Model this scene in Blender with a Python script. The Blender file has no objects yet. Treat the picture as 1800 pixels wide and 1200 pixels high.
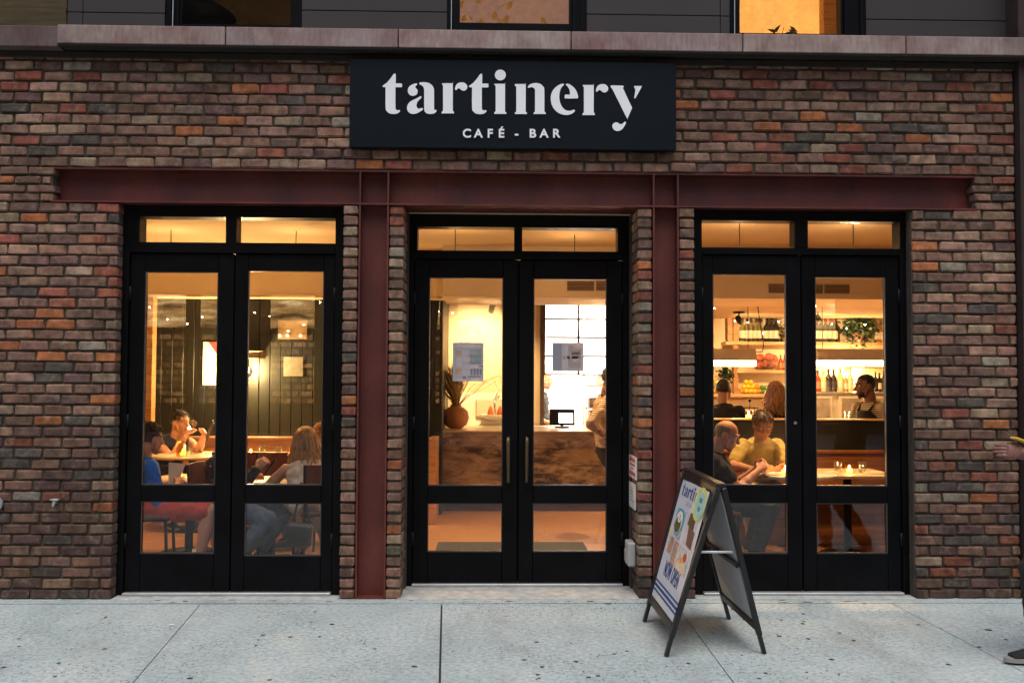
import bpy, bmesh, math, random
from mathutils import Vector, Matrix, noise as mnoise
random.seed(7)
R = math.radians
SC = bpy.context.scene
COL = SC.collection
# ------------------------------------------------------------------ camera
CAM_F, CAM_D, CAM_H = 1650.0, 6.6, 1.55
YAW, PITCH, ROLL = 0.0239, 0.0375, -0.0047
def _cam_rot():
    cy, sy = math.cos(YAW), math.sin(YAW); cp, sp = math.cos(PITCH), math.sin(PITCH); cr, sr = math.cos(ROLL), math.sin(ROLL)
    return Matrix(((cy, sy, 0), (-sy, cy, 0), (0, 0, 1))) @ Matrix(((1, 0, 0), (0, cp, -sp), (0, sp, cp))) @ Matrix(((cr, 0, sr), (0, 1, 0), (-sr, 0, cr)))
CR = _cam_rot()
CAM_POS = Vector((0, -CAM_D, CAM_H))
def ray(px, py):
    return CR @ Vector(((px - 900) / CAM_F, 1, (600 - py) / CAM_F))
def at(px, py, Y):                       # survey of the photograph: the point seen at px, py on the plane y = Y
    d = ray(px, py); return CAM_POS + d * ((Y + CAM_D) / d.y)
def ground(px, py, z=0.0):
    d = ray(px, py); return CAM_POS + d * ((z - CAM_H) / d.z)
cam = bpy.data.cameras.new('camera'); camo = bpy.data.objects.new('camera', cam); COL.objects.link(camo)
cam.sensor_width = 36; cam.lens = CAM_F / 1800 * 36; cam.clip_end = 300; cam.clip_start = 0.05
mr = CR @ Vector((1, 0, 0)); mu = CR @ Vector((0, 0, 1)); mf = CR @ Vector((0, 1, 0))
camo.matrix_world = Matrix(((mr.x, mu.x, -mf.x, CAM_POS.x), (mr.y, mu.y, -mf.y, CAM_POS.y), (mr.z, mu.z, -mf.z, CAM_POS.z), (0, 0, 0, 1)))
SC.camera = camo
# ------------------------------------------------------------------ sky, sun, exposure
world = bpy.data.worlds.new('World'); SC.world = world; world.use_nodes = True
wn = world.node_tree.nodes; wl = world.node_tree.links
sky = wn.new('ShaderNodeTexSky'); sky.sky_type = 'NISHITA'; sky.sun_disc = False
sky.sun_elevation = R(67); sky.sun_rotation = R(170); sky.air_density = 1.0; sky.dust_density = 2.0; sky.ozone_density = 0.4
wl.new(sky.outputs[0], wn['Background'].inputs['Color']); wn['Background'].inputs['Strength'].default_value = 0.06
sun = bpy.data.lights.new('sun', 'SUN'); suno = bpy.data.objects.new('sun', sun); COL.objects.link(suno)
sun.energy = 0.72; sun.angle = R(50); sun.color = (1.0, 0.98, 0.93)
suno.rotation_euler = (R(23), 0, R(-10))
SC.view_settings.view_transform = 'Standard'; SC.view_settings.look = 'None'; SC.view_settings.gamma = 1
SC.view_settings.exposure = 1.6
try: SC.view_settings.use_curve_mapping = False
except Exception: pass
SC.render.engine = 'CYCLES'
SC.cycles.use_denoising = True; SC.cycles.max_bounces = 8; SC.cycles.transparent_max_bounces = 16
SC.cycles.sample_clamp_indirect = 4.0; SC.cycles.caustics_reflective = False; SC.cycles.caustics_refractive = False
# ------------------------------------------------------------------ materials
MATS = {}
LAMP_GAIN, EMIT_GAIN = 1.6, 0.8
def _new(name):
    m = bpy.data.materials.new(name); m.use_nodes = True; MATS[name] = m
    nt = m.node_tree; return m, nt.nodes, nt.links, nt.nodes['Principled BSDF']
def mixrgb(n, l, fac, a, b, mode='MIX'):
    x = n.new('ShaderNodeMix'); x.data_type = 'RGBA'; x.blend_type = mode
    for s, v in ((0, fac), (6, a), (7, b)):
        if hasattr(v, 'type') and hasattr(v, 'is_linked'): l.new(v, x.inputs[s])
        elif s == 0: x.inputs[0].default_value = v
        else: x.inputs[s].default_value = (*v[:3], 1)
    return x.outputs[2]
def ramp(n, l, src, stops):
    r = n.new('ShaderNodeValToRGB'); l.new(src, r.inputs[0])
    e = r.color_ramp.elements
    while len(e) < len(stops): e.new(0.5)
    for i, (p, c) in enumerate(stops):
        e[i].position = p; e[i].color = (c, c, c, 1) if isinstance(c, (int, float)) else (*c, 1)
    return r.outputs[0]
def tex(n, l, kind='Noise', scale=5.0, detail=4.0, vec=None, rough=0.6, stretch=None):
    t = n.new('ShaderNodeTex' + kind); t.inputs['Scale'].default_value = scale
    if kind == 'Noise': t.inputs['Detail'].default_value = detail; t.inputs['Roughness'].default_value = rough
    if vec is None: vec = n.new('ShaderNodeTexCoord').outputs['Object']
    if stretch:
        mp = n.new('ShaderNodeMapping'); mp.inputs['Scale'].default_value = stretch; l.new(vec, mp.inputs[0]); vec = mp.outputs[0]
    l.new(vec, t.inputs['Vector']); return t
def bump(n, l, b, src, strength=0.3, dist=0.01):
    bp = n.new('ShaderNodeBump'); bp.inputs['Strength'].default_value = strength; bp.inputs['Distance'].default_value = dist
    l.new(src, bp.inputs['Height']); l.new(bp.outputs[0], b.inputs['Normal'])
def mat(name, col, rough=0.6, metal=0.0, var=0.15, scale=12.0, bmp=0.15, bscale=60.0, bdist=0.004, stretch=None, spec=0.5, coat=0.0, sss=0.0):
    if name in MATS: return MATS[name]
    m, n, l, b = _new(name)
    t = tex(n, l, scale=scale, stretch=stretch)
    f = ramp(n, l, t.outputs['Fac'], [(0.3, 0.0), (0.7, 1.0)])
    lo = [c * (1 - var) for c in col]; hi = [min(1, c * (1 + var)) for c in col]
    l.new(mixrgb(n, l, f, lo, hi), b.inputs['Base Color'])
    b.inputs['Roughness'].default_value = rough; b.inputs['Metallic'].default_value = metal
    b.inputs['Specular IOR Level'].default_value = spec; b.inputs['Coat Weight'].default_value = coat
    if sss: b.inputs['Subsurface Weight'].default_value = sss; b.inputs['Subsurface Radius'].default_value = (0.01, 0.004, 0.002)
    if bmp: bump(n, l, b, tex(n, l, scale=bscale, stretch=stretch).outputs['Fac'], bmp, bdist)
    return m
def emit(name, col, strength):
    if name in MATS: return MATS[name]
    m, n, l, b = _new(name)
    b.inputs['Base Color'].default_value = (*col, 1); b.inputs['Emission Color'].default_value = (*col, 1); b.inputs['Emission Strength'].default_value = strength * EMIT_GAIN
    return m
def glass(name, tint=(1, 1, 1), gain=1.0, smear=0.035, rough=0.0):
    if name in MATS: return MATS[name]
    m, n, l, b = _new(name); n.remove(b)
    tr = n.new('ShaderNodeBsdfTransparent'); tr.inputs[0].default_value = (*tint, 1)
    gl = n.new('ShaderNodeBsdfGlossy'); gl.inputs['Roughness'].default_value = rough
    fr = n.new('ShaderNodeLayerWeight'); pw_ = n.new('ShaderNodeMath'); pw_.operation = 'POWER'; pw_.inputs[1].default_value = 5; l.new(fr.outputs['Facing'], pw_.inputs[0])
    mu_ = n.new('ShaderNodeMath'); mu_.operation = 'MULTIPLY_ADD'; mu_.use_clamp = True; mu_.inputs[1].default_value = .6 * gain; mu_.inputs[2].default_value = .04 * gain; l.new(pw_.outputs[0], mu_.inputs[0])
    mx = n.new('ShaderNodeMixShader'); l.new(mu_.outputs[0], mx.inputs[0]); l.new(tr.outputs[0], mx.inputs[1]); l.new(gl.outputs[0], mx.inputs[2])
    out = mx.outputs[0]
    if smear:
        df = n.new('ShaderNodeBsdfDiffuse'); df.inputs[0].default_value = (0.6, 0.62, 0.62, 1)
        t = tex(n, l, scale=3.0, detail=6, stretch=(1, 1, 0.5)); f = ramp(n, l, t.outputs['Fac'], [(0.56, 0.0), (0.78, smear)])
        m2 = n.new('ShaderNodeMixShader'); l.new(f, m2.inputs[0]); l.new(out, m2.inputs[1]); l.new(df.outputs[0], m2.inputs[2]); out = m2.outputs[0]
    l.new(out, n['Material Output'].inputs['Surface']); return m
def wood(name, col, rough=0.45, stretch=(1, 12, 12), var=0.35):
    return mat(name, col, rough, var=var, scale=3.0, bmp=0.08, bscale=14, stretch=stretch)
def brick_mat():
    m, n, l, b = _new('tumbled_brick')
    oi = n.new('ShaderNodeObjectInfo'); tc = n.new('ShaderNodeTexCoord')
    ad = n.new('ShaderNodeVectorMath'); ad.operation = 'MULTIPLY_ADD'
    l.new(oi.outputs['Random'], ad.inputs[0]); ad.inputs[1].default_value = (57, 31, 83); l.new(tc.outputs['Object'], ad.inputs[2])
    v = ad.outputs[0]
    a = tex(n, l, scale=14, detail=5, vec=v); c1 = mixrgb(n, l, ramp(n, l, a.outputs['Fac'], [(0.32, 0.55), (0.68, 1.25)]), (0, 0, 0), oi.outputs['Color'])
    sc_ = n.new('ShaderNodeVectorMath'); sc_.operation = 'SCALE'; l.new(oi.outputs['Color'], sc_.inputs[0]); l.new(ramp(n, l, a.outputs['Fac'], [(0.3, 0.42), (0.72, 1.35)]), sc_.inputs['Scale'])
    s = tex(n, l, scale=160, detail=2, vec=v); spk = ramp(n, l, s.outputs['Fac'], [(0.30, 0.72), (0.55, 1.0), (0.75, 1.25)])
    sc2 = n.new('ShaderNodeVectorMath'); sc2.operation = 'SCALE'; l.new(sc_.outputs[0], sc2.inputs[0]); l.new(spk, sc2.inputs['Scale'])
    w = tex(n, l, scale=9, detail=6, vec=v, rough=0.75); wf = ramp(n, l, w.outputs['Fac'], [(0.54, 0.0), (0.74, 0.5)])
    lime = mixrgb(n, l, wf, sc2.outputs[0], (0.36, 0.28, 0.20))
    l.new(lime, b.inputs['Base Color']); b.inputs['Roughness'].default_value = 0.82; b.inputs['Specular IOR Level'].default_value = 0.35
    mxh = n.new('ShaderNodeMath'); mxh.operation = 'ADD'; l.new(a.outputs['Fac'], mxh.inputs[0]); l.new(s.outputs['Fac'], mxh.inputs[1])
    bump(n, l, b, mxh.outputs[0], 0.6, 0.006)
    return m
BRICK = brick_mat()
def concrete():
    m, n, l, b = _new('sidewalk_concrete')
    pos = n.new('ShaderNodeNewGeometry').outputs['Position']
    a = tex(n, l, scale=1.1, detail=6, vec=pos); c = ramp(n, l, a.outputs['Fac'], [(0.3, (0.285, 0.335, 0.33)), (0.5, (0.36, 0.41, 0.40)), (0.7, (0.43, 0.47, 0.455))])
    g = tex(n, l, scale=34, detail=4, vec=pos); c = mixrgb(n, l, 0.55, c, ramp(n, l, g.outputs['Fac'], [(0.3, 0.25), (0.5, 0.5), (0.7, 0.72)]), 'OVERLAY')
    # dark pits where the worn paste has gone, in drifts
    v = tex(n, l, 'Voronoi', scale=44, vec=pos); d = ramp(n, l, v.outputs['Distance'], [(0.20, 1.0), (0.32, 0.0)])
    dr = tex(n, l, scale=1.6, detail=5, vec=pos); dm = ramp(n, l, dr.outputs['Fac'], [(0.43, 0.0), (0.58, 1.0)])
    rnd = n.new('ShaderNodeSeparateColor'); l.new(v.outputs['Color'], rnd.inputs[0]); keep = ramp(n, l, rnd.outputs[0], [(0.45, 1.0), (0.55, 0.0)])
    f = n.new('ShaderNodeMath'); f.operation = 'MULTIPLY'; l.new(d, f.inputs[0]); l.new(dm, f.inputs[1])
    f2 = n.new('ShaderNodeMath'); f2.operation = 'MULTIPLY'; l.new(f.outputs[0], f2.inputs[0]); l.new(keep, f2.inputs[1])
    c = mixrgb(n, l, f2.outputs[0], c, (0.07, 0.072, 0.068))
    st = tex(n, l, scale=0.9, detail=7, vec=pos, rough=0.7, stretch=(1.4, 0.6, 1)); sf = ramp(n, l, st.outputs['Fac'], [(0.52, 0.0), (0.74, 0.6)])
    c = mixrgb(n, l, sf, c, (0.17, 0.165, 0.155))
    v2 = tex(n, l, 'Voronoi', scale=150, vec=pos); d2 = ramp(n, l, v2.outputs['Distance'], [(0.14, 0.5), (0.28, 0.0)]); c = mixrgb(n, l, d2, c, (0.16, 0.165, 0.155))
    l.new(c, b.inputs['Base Color']); b.inputs['Roughness'].default_value = 0.75; b.inputs['Specular IOR Level'].default_value = 0.3
    bump(n, l, b, g.outputs['Fac'], 0.35, 0.004); return m
CONC = concrete()
def stone_mat():
    m, n, l, b = _new('pink_granite')
    oi = n.new('ShaderNodeObjectInfo'); pos = n.new('ShaderNodeNewGeometry').outputs['Position']
    a = tex(n, l, scale=3.2, detail=6, vec=pos, rough=0.65); c = mixrgb(n, l, ramp(n, l, a.outputs['Fac'], [(0.35, 0.0), (0.65, 1.0)]), (0.23, 0.13, 0.115), (0.34, 0.265, 0.24))
    c = mixrgb(n, l, 1.0, c, oi.outputs['Color'], 'MULTIPLY')
    s = tex(n, l, scale=40, detail=3, vec=pos, stretch=(1, 1, 0.25)); c = mixrgb(n, l, 0.5, c, ramp(n, l, s.outputs['Fac'], [(0.3, 0.3), (0.7, 0.68)]), 'OVERLAY')
    st = tex(n, l, scale=2.3, detail=4, vec=pos); c = mixrgb(n, l, ramp(n, l, st.outputs['Fac'], [(0.58, 0.0), (0.72, 0.6)]), c, (0.11, 0.085, 0.08))
    l.new(c, b.inputs['Base Color']); b.inputs['Roughness'].default_value = 0.8
    bump(n, l, b, s.outputs['Fac'], 0.3, 0.004); return m
GRANITE = stone_mat()
def steel_mat():
    m, n, l, b = _new('oxide_red_steel')
    pos = n.new('ShaderNodeNewGeometry').outputs['Position']
    a = tex(n, l, scale=2.5, detail=7, vec=pos, stretch=(1, 1, 0.6)); c = ramp(n, l, a.outputs['Fac'], [(0.3, (0.055, 0.010, 0.008)), (0.5, (0.105, 0.017, 0.013)), (0.72, (0.155, 0.034, 0.024))])
    s = tex(n, l, scale=120, detail=2, vec=pos); c = mixrgb(n, l, 0.45, c, ramp(n, l, s.outputs['Fac'], [(0.3, 0.25), (0.7, 0.7)]), 'OVERLAY')
    l.new(c, b.inputs['Base Color']); b.inputs['Roughness'].default_value = 0.55
    bump(n, l, b, s.outputs['Fac'], 0.2, 0.002); return m
STEEL = steel_mat()
def marble_mat():
    m, n, l, b = _new('veined_marble')
    pos = n.new('ShaderNodeNewGeometry').outputs['Position']
    def rot(sc, ang):
        mp = n.new('ShaderNodeMapping'); mp.inputs['Rotation'].default_value = (0, R(ang), 0); mp.inputs['Scale'].default_value = sc; l.new(pos, mp.inputs[0]); return mp.outputs[0]
    a = tex(n, l, scale=1.6, detail=8, vec=rot((1, 1, 1.6), 20), rough=0.65); base = ramp(n, l, a.outputs['Fac'], [(0.3, (0.36, 0.275, 0.21)), (0.5, (0.52, 0.42, 0.33)), (0.7, (0.62, 0.52, 0.42))])
    v = tex(n, l, scale=5.0, detail=14, vec=rot((0.8, 1, 2.6), 24), rough=0.78); v.inputs['Distortion'].default_value = 0.5
    w = tex(n, l, scale=1.3, detail=4, vec=rot((0.7, 1, 1.8), 24)); drift = ramp(n, l, w.outputs['Fac'], [(0.34, 0.15), (0.52, 1.0)])
    f = n.new('ShaderNodeMath'); f.operation = 'MULTIPLY'; l.new(ramp(n, l, v.outputs['Fac'], [(0.42, 0.0), (0.55, 0.95)]), f.inputs[0]); l.new(drift, f.inputs[1])
    l.new(mixrgb(n, l, f.outputs[0], base, (0.035, 0.021, 0.014)), b.inputs['Base Color']); b.inputs['Roughness'].default_value = 0.3; return m
def stripe_mat(name, a, b_, scale, width=0.3):
    m, n, l, b = _new(name)
    tc = n.new('ShaderNodeTexCoord').outputs['Object']; w = n.new('ShaderNodeTexWave'); w.wave_type = 'BANDS'; w.bands_direction = 'Z'
    w.inputs['Scale'].default_value = scale; w.inputs['Distortion'].default_value = 0.6; w.inputs['Detail'].default_value = 1; w.inputs['Detail Scale'].default_value = 1.5
    l.new(tc, w.inputs[0]); f = ramp(n, l, w.outputs['Fac'], [(width - 0.06, 1.0), (width + 0.06, 0.0)])
    l.new(mixrgb(n, l, f, a, b_), b.inputs['Base Color']); b.inputs['Roughness'].default_value = 0.9; return m
BLACK = mat('black_paint', (0.0032, 0.0035, 0.0045), 0.42, var=0.5, scale=3, bmp=0.05, bscale=30, spec=0.10)
BLACKM = mat('black_metal', (0.010, 0.010, 0.011), 0.5, metal=0.0, var=0.2, spec=0.15)
PANE = glass('window_glass', gain=1.0, smear=0.035)
TUMBLER = glass('drinking_glass', tint=(0.93, 0.95, 0.93), gain=2.2)
PLASTER = mat('cream_plaster', (0.62, 0.49, 0.32), 0.85, var=0.06, scale=2.5, bmp=0.08, bscale=30)
CEIL = mat('ceiling_plaster', (0.56, 0.42, 0.25), 0.9, var=0.04, scale=2, bmp=0.05, bscale=20)
OAK = wood('oak', (0.36, 0.17, 0.06)); PALE = wood('pale_ply', (0.52, 0.33, 0.16)); WALNUT = wood('walnut', (0.10, 0.035, 0.015))
TABLE = mat('pale_stone_top', (0.52, 0.42, 0.28), 0.35, var=0.15, scale=9)
WHITE = mat('white_enamel', (0.72, 0.70, 0.66), 0.4, var=0.04)
STEELM = mat('brushed_steel', (0.45, 0.44, 0.43), 0.35, metal=0.9, var=0.1)
# ------------------------------------------------------------------ mesh helpers
def tri2d(poly):          # ear clipping of a counter-clockwise outline
    P = [Vector((x, y)) for x, y in poly]; idx = list(range(len(P))); out = []
    cr = lambda a, b, c: (b.x - a.x) * (c.y - a.y) - (b.y - a.y) * (c.x - a.x)
    guard = 0
    while len(idx) > 3 and guard < 4000:
        guard += 1; best = None
        for k in range(len(idx)):
            i, j, l = idx[k - 1], idx[k], idx[(k + 1) % len(idx)]
            a, b, c = P[i], P[j], P[l]
            if cr(a, b, c) <= 1e-12: continue
            if any(m not in (i, j, l) and cr(a, b, P[m]) >= 0 and cr(b, c, P[m]) >= 0 and cr(c, a, P[m]) >= 0 for m in idx): continue
            best = k; out.append((i, j, l)); break
        if best is None:
            k = min(range(len(idx)), key=lambda k: abs(cr(P[idx[k - 1]], P[idx[k]], P[idx[(k + 1) % len(idx)]]))); best = k
        idx.pop(best)
    if len(idx) == 3: out.append(tuple(idx))
    return out
def wloc(o):
    v = Vector((0, 0, 0))
    while o is not None: v += o.location; o = o.parent
    return v
class MB:
    def __init__(s): s.v = []; s.f = []; s.sm = []
    def add(s, vs, fs, smooth=False):
        b = len(s.v); s.v += [Vector(p) for p in vs]
        for f in fs: s.f.append(tuple(i + b for i in f)); s.sm.append(smooth)
        return s
    def box(s, c, size, rot=None, ch=0.0):
        hx, hy, hz = size[0] / 2, size[1] / 2, size[2] / 2
        c = Vector(c); M3 = rot if rot is not None else Matrix.Identity(3)
        if ch <= 0:
            vs = [Vector((x, y, z)) for x in (-hx, hx) for y in (-hy, hy) for z in (-hz, hz)]
            fs = [(0, 1, 3, 2), (4, 6, 7, 5), (0, 4, 5, 1), (2, 3, 7, 6), (0, 2, 6, 4), (1, 5, 7, 3)]
        else:
            vs, fs = chamfer_box(hx, hy, hz, min(ch, hx * .9, hy * .9, hz * .9))
        return s.add([c + M3 @ p for p in vs], fs)
    def b2(s, p, q, ch=0.0):          # box from corner to corner
        p = Vector(p); q = Vector(q); d = q - p
        return s.box((p + q) / 2, (abs(d.x), abs(d.y), abs(d.z)), ch=ch)
    def bar(s, p, q, w, h, up=(0, 0, 1), ch=0.0):
        p = Vector(p); q = Vector(q); d = (q - p); L = d.length; d.normalize()
        u = Vector(up); 
        if abs(u.dot(d)) > 0.98: u = Vector((1, 0, 0))
        x = d.cross(u).normalized(); u = x.cross(d)
        return s.box((p + q) / 2, (w, L, h), Matrix((x, d, u)).transposed(), ch)
    def tube(s, pts, rad, n=10, caps=True, squash=None):
        pts = [Vector(p) for p in pts]; rs = rad if isinstance(rad, (list, tuple)) else [rad] * len(pts)
        vs, fs = [], []; prev = None
        for i, p in enumerate(pts):
            t = (pts[min(i + 1, len(pts) - 1)] - pts[max(i - 1, 0)])
            t = t.normalized() if t.length > 1e-9 else Vector((0, 0, 1))
            if prev is None:
                a = Vector((0, 0, 1)) if abs(t.z) < 0.9 else Vector((1, 0, 0)); x = t.cross(a).normalized()
            else:
                x = (prev - t * prev.dot(t)).normalized()
            prev = x; y = t.cross(x)
            for k in range(n):
                a = 2 * math.pi * k / n; vs.append(p + (x * math.cos(a) + y * math.sin(a)) * rs[i])
        for i in range(len(pts) - 1):
            for k in range(n): fs.append((i * n + k, i * n + (k + 1) % n, (i + 1) * n + (k + 1) % n, (i + 1) * n + k))
        s.add(vs, fs, True)
        if caps:
            b = len(s.v) - len(vs)
            s.f.append(tuple(b + k for k in reversed(range(n)))); s.sm.append(False)
            e = b + (len(pts) - 1) * n; s.f.append(tuple(e + k for k in range(n))); s.sm.append(False)
        return s
    def lathe(s, prof, c=(0, 0, 0), n=16, cap=True):
        c = Vector(c); vs, fs = [], []
        for r, z in prof:
            for k in range(n):
                a = 2 * math.pi * k / n; vs.append(c + Vector((r * math.cos(a), r * math.sin(a), z)))
        for i in range(len(prof) - 1):
            for k in range(n): fs.append((i * n + k, i * n + (k + 1) % n, (i + 1) * n + (k + 1) % n, (i + 1) * n + k))
        if cap:
            fs.append(tuple(reversed(range(n)))); e = (len(prof) - 1) * n; fs.append(tuple(e + k for k in range(n)))
        return s.add(vs, fs, True)
    def ball(s, c, r, n=10, m=6, mat3=None):
        c = Vector(c); rr = r if isinstance(r, (tuple, list)) else (r, r, r); vs, fs = [], []
        M3 = mat3 if mat3 is not None else Matrix.Identity(3)
        vs.append(c + M3 @ Vector((0, 0, -rr[2])))
        for i in range(1, m):
            t = -math.pi / 2 + math.pi * i / m
            for k in range(n):
                a = 2 * math.pi * k / n; vs.append(c + M3 @ Vector((rr[0] * math.cos(t) * math.cos(a), rr[1] * math.cos(t) * math.sin(a), rr[2] * math.sin(t))))
        vs.append(c + M3 @ Vector((0, 0, rr[2]))); last = len(vs) - 1
        for k in range(n): fs.append((0, 1 + (k + 1) % n, 1 + k)); fs.append((last, 1 + (m - 2) * n + k, 1 + (m - 2) * n + (k + 1) % n))
        for i in range(m - 2):
            for k in range(n): fs.append((1 + i * n + k, 1 + i * n + (k + 1) % n, 1 + (i + 1) * n + (k + 1) % n, 1 + (i + 1) * n + k))
        return s.add(vs, fs, True)
    def prism(s, poly, o, ex, ey, depth):   # polygon in the plane (o, ex, ey), given thickness along its normal towards ex x ey
        o = Vector(o); ex = Vector(ex); ey = Vector(ey); nz = ex.cross(ey).normalized()
        area = sum(poly[i][0] * poly[(i + 1) % len(poly)][1] - poly[(i + 1) % len(poly)][0] * poly[i][1] for i in range(len(poly)))
        if area < 0: poly = poly[::-1]
        n = len(poly); vs = [o + ex * x + ey * y + nz * depth for x, y in poly] + [o + ex * x + ey * y for x, y in poly]
        fs = [tuple(t) for t in tri2d(poly)] + [(n + i, n + (i + 1) % n, (i + 1) % n, i) for i in range(n)]
        return s.add(vs, fs)
    def mesh(s, name, m, off=Vector((0, 0, 0))):
        me = bpy.data.meshes.new(name); me.from_pydata([tuple(v - off) for v in s.v], [], s.f)
        me.polygons.foreach_set('use_smooth', s.sm); me.update()
        if m is not None: me.materials.append(m)
        return me
    def build(s, name, m, parent=None, local=False):
        off = Vector((0, 0, 0)) if local or parent is None else wloc(parent)
        o = bpy.data.objects.new(name, s.mesh(name, m, off)); COL.objects.link(o); o.parent = parent
        return o
def chamfer_box(hx, hy, hz, c):
    vs = []; idx = {}
    for sx in (-1, 1):
        for sy in (-1, 1):
            for sz in (-1, 1):
                for ax in range(3):
                    p = [sx * hx, sy * hy, sz * hz]
                    for k in range(3):
                        if k != ax: p[k] -= (sx, sy, sz)[k] * c
                    idx[(sx, sy, sz, ax)] = len(vs); vs.append(Vector(p))
    fs = []
    def q(keys, nrm):
        f = [idx[k] for k in keys]; a, b, d = vs[f[0]], vs[f[1]], vs[f[2]]
        if (b - a).cross(d - a).dot(Vector(nrm)) < 0: f.reverse()
        fs.append(tuple(f))
    for ax in range(3):
        o1, o2 = [k for k in range(3) if k != ax]
        for s in (-1, 1):
            ks = []
            for a, b in ((-1, -1), (1, -1), (1, 1), (-1, 1)):
                t = [0, 0, 0]; t[ax] = s; t[o1] = a; t[o2] = b; ks.append((*t, ax))
            nrm = [0, 0, 0]; nrm[ax] = s; q(ks, nrm)
    for ax in range(3):
        o1, o2 = [k for k in range(3) if k != ax]
        for a in (-1, 1):
            for b in (-1, 1):
                t1 = [0, 0, 0]; t1[o1] = a; t1[o2] = b; t2 = list(t1); t1[ax] = -1; t2[ax] = 1
                nrm = [0, 0, 0]; nrm[o1] = a; nrm[o2] = b
                q([(*t1, o1), (*t2, o1), (*t2, o2), (*t1, o2)], nrm)
    for sx in (-1, 1):
        for sy in (-1, 1):
            for sz in (-1, 1): q([(sx, sy, sz, 0), (sx, sy, sz, 1), (sx, sy, sz, 2)], (sx, sy, sz))
    return vs, fs
def tag(o, label=None, cat=None, group=None, kind=None):
    if label: o['label'] = label
    if cat: o['category'] = cat
    if group: o['group'] = group
    if kind: o['kind'] = kind
    return o
def thing(name, label, cat, loc=(0, 0, 0), group=None, kind=None):
    o = bpy.data.objects.new(name, None); COL.objects.link(o); o.location = loc; o.empty_display_size = 0.1
    return tag(o, label, cat, group, kind)
def copy_tree(o, parent=None):
    c = o.copy(); COL.objects.link(c); c.parent = parent
    for ch in list(o.children): copy_tree(ch, c)
    return c
def struct(o): o['kind'] = 'structure'; return o
def text_mesh(s, size, bold=0.0, extrude=0.0015, sx=1.0, align='CENTER', space=1.0):
    cu = bpy.data.curves.new('t', 'FONT'); cu.body = s; cu.size = size; cu.offset = bold; cu.extrude = extrude; cu.align_x = align; cu.space_character = space
    o = bpy.data.objects.new('t', cu); COL.objects.link(o)
    dg = bpy.context.evaluated_depsgraph_get(); me = bpy.data.meshes.new_from_object(o.evaluated_get(dg))
    bpy.data.objects.remove(o); 
    for v in me.vertices: v.co.x *= sx
    return me
def place_text(name, me, m, parent, origin, ex, ey):
    ex = Vector(ex).normalized(); ey = Vector(ey).normalized(); ez = ex.cross(ey)
    me.materials.clear(); me.materials.append(m)
    M4 = Matrix((ex, ey, ez)).transposed().to_4x4(); M4.translation = Vector(origin) - (wloc(parent) if parent else Vector())
    me.transform(M4); o = bpy.data.objects.new(name, me); COL.objects.link(o); o.parent = parent; return o
def smooth_poly(pts, closed=True, sub=6):
    """Catmull-Rom outline; a third entry 1 marks a sharp corner."""
    n = len(pts); out = []
    P = [Vector((p[0], p[1])) for p in pts]; cor = [len(p) > 2 for p in pts]
    for i in range(n):
        p1, p2 = P[i], P[(i + 1) % n]
        p0 = P[i - 1] if not cor[i] else p1; p3 = P[(i + 2) % n] if not cor[(i + 1) % n] else p2
        if (p2 - p1).length > 60 and cor[i] and cor[(i + 1) % n]: out.append(p1); continue
        for k in range(sub):
            t = k / sub; t2 = t * t; t3 = t2 * t
            out.append(0.5 * ((2 * p1) + (p2 - p0) * t + (2 * p0 - 5 * p1 + 4 * p2 - p3) * t2 + (3 * p1 - p0 - 3 * p2 + p3) * t3))
    return [(p.x, p.y) for p in out]
def lamp(name, kind, loc, energy, col, size=0.1, target=None, parent=None, spot=None, blend=0.5):
    d = bpy.data.lights.new(name, kind); d.energy = energy * LAMP_GAIN; d.color = col
    if kind == 'AREA': d.size = size if not isinstance(size, tuple) else size[0]
    if kind == 'AREA' and isinstance(size, tuple): d.shape = 'RECTANGLE'; d.size_y = size[1]
    if kind in ('POINT', 'SPOT'): d.shadow_soft_size = size
    if kind == 'SPOT': d.spot_size = R(spot); d.spot_blend = blend
    o = bpy.data.objects.new(name, d); COL.objects.link(o); o.parent = parent; o.location = Vector(loc) - (wloc(parent) if parent else Vector())
    if target is not None: o.rotation_euler = (Vector(target) - Vector(loc)).to_track_quat('-Z', 'Y').to_euler()
    return o
WARM = (1.0, 0.56, 0.22)
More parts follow.
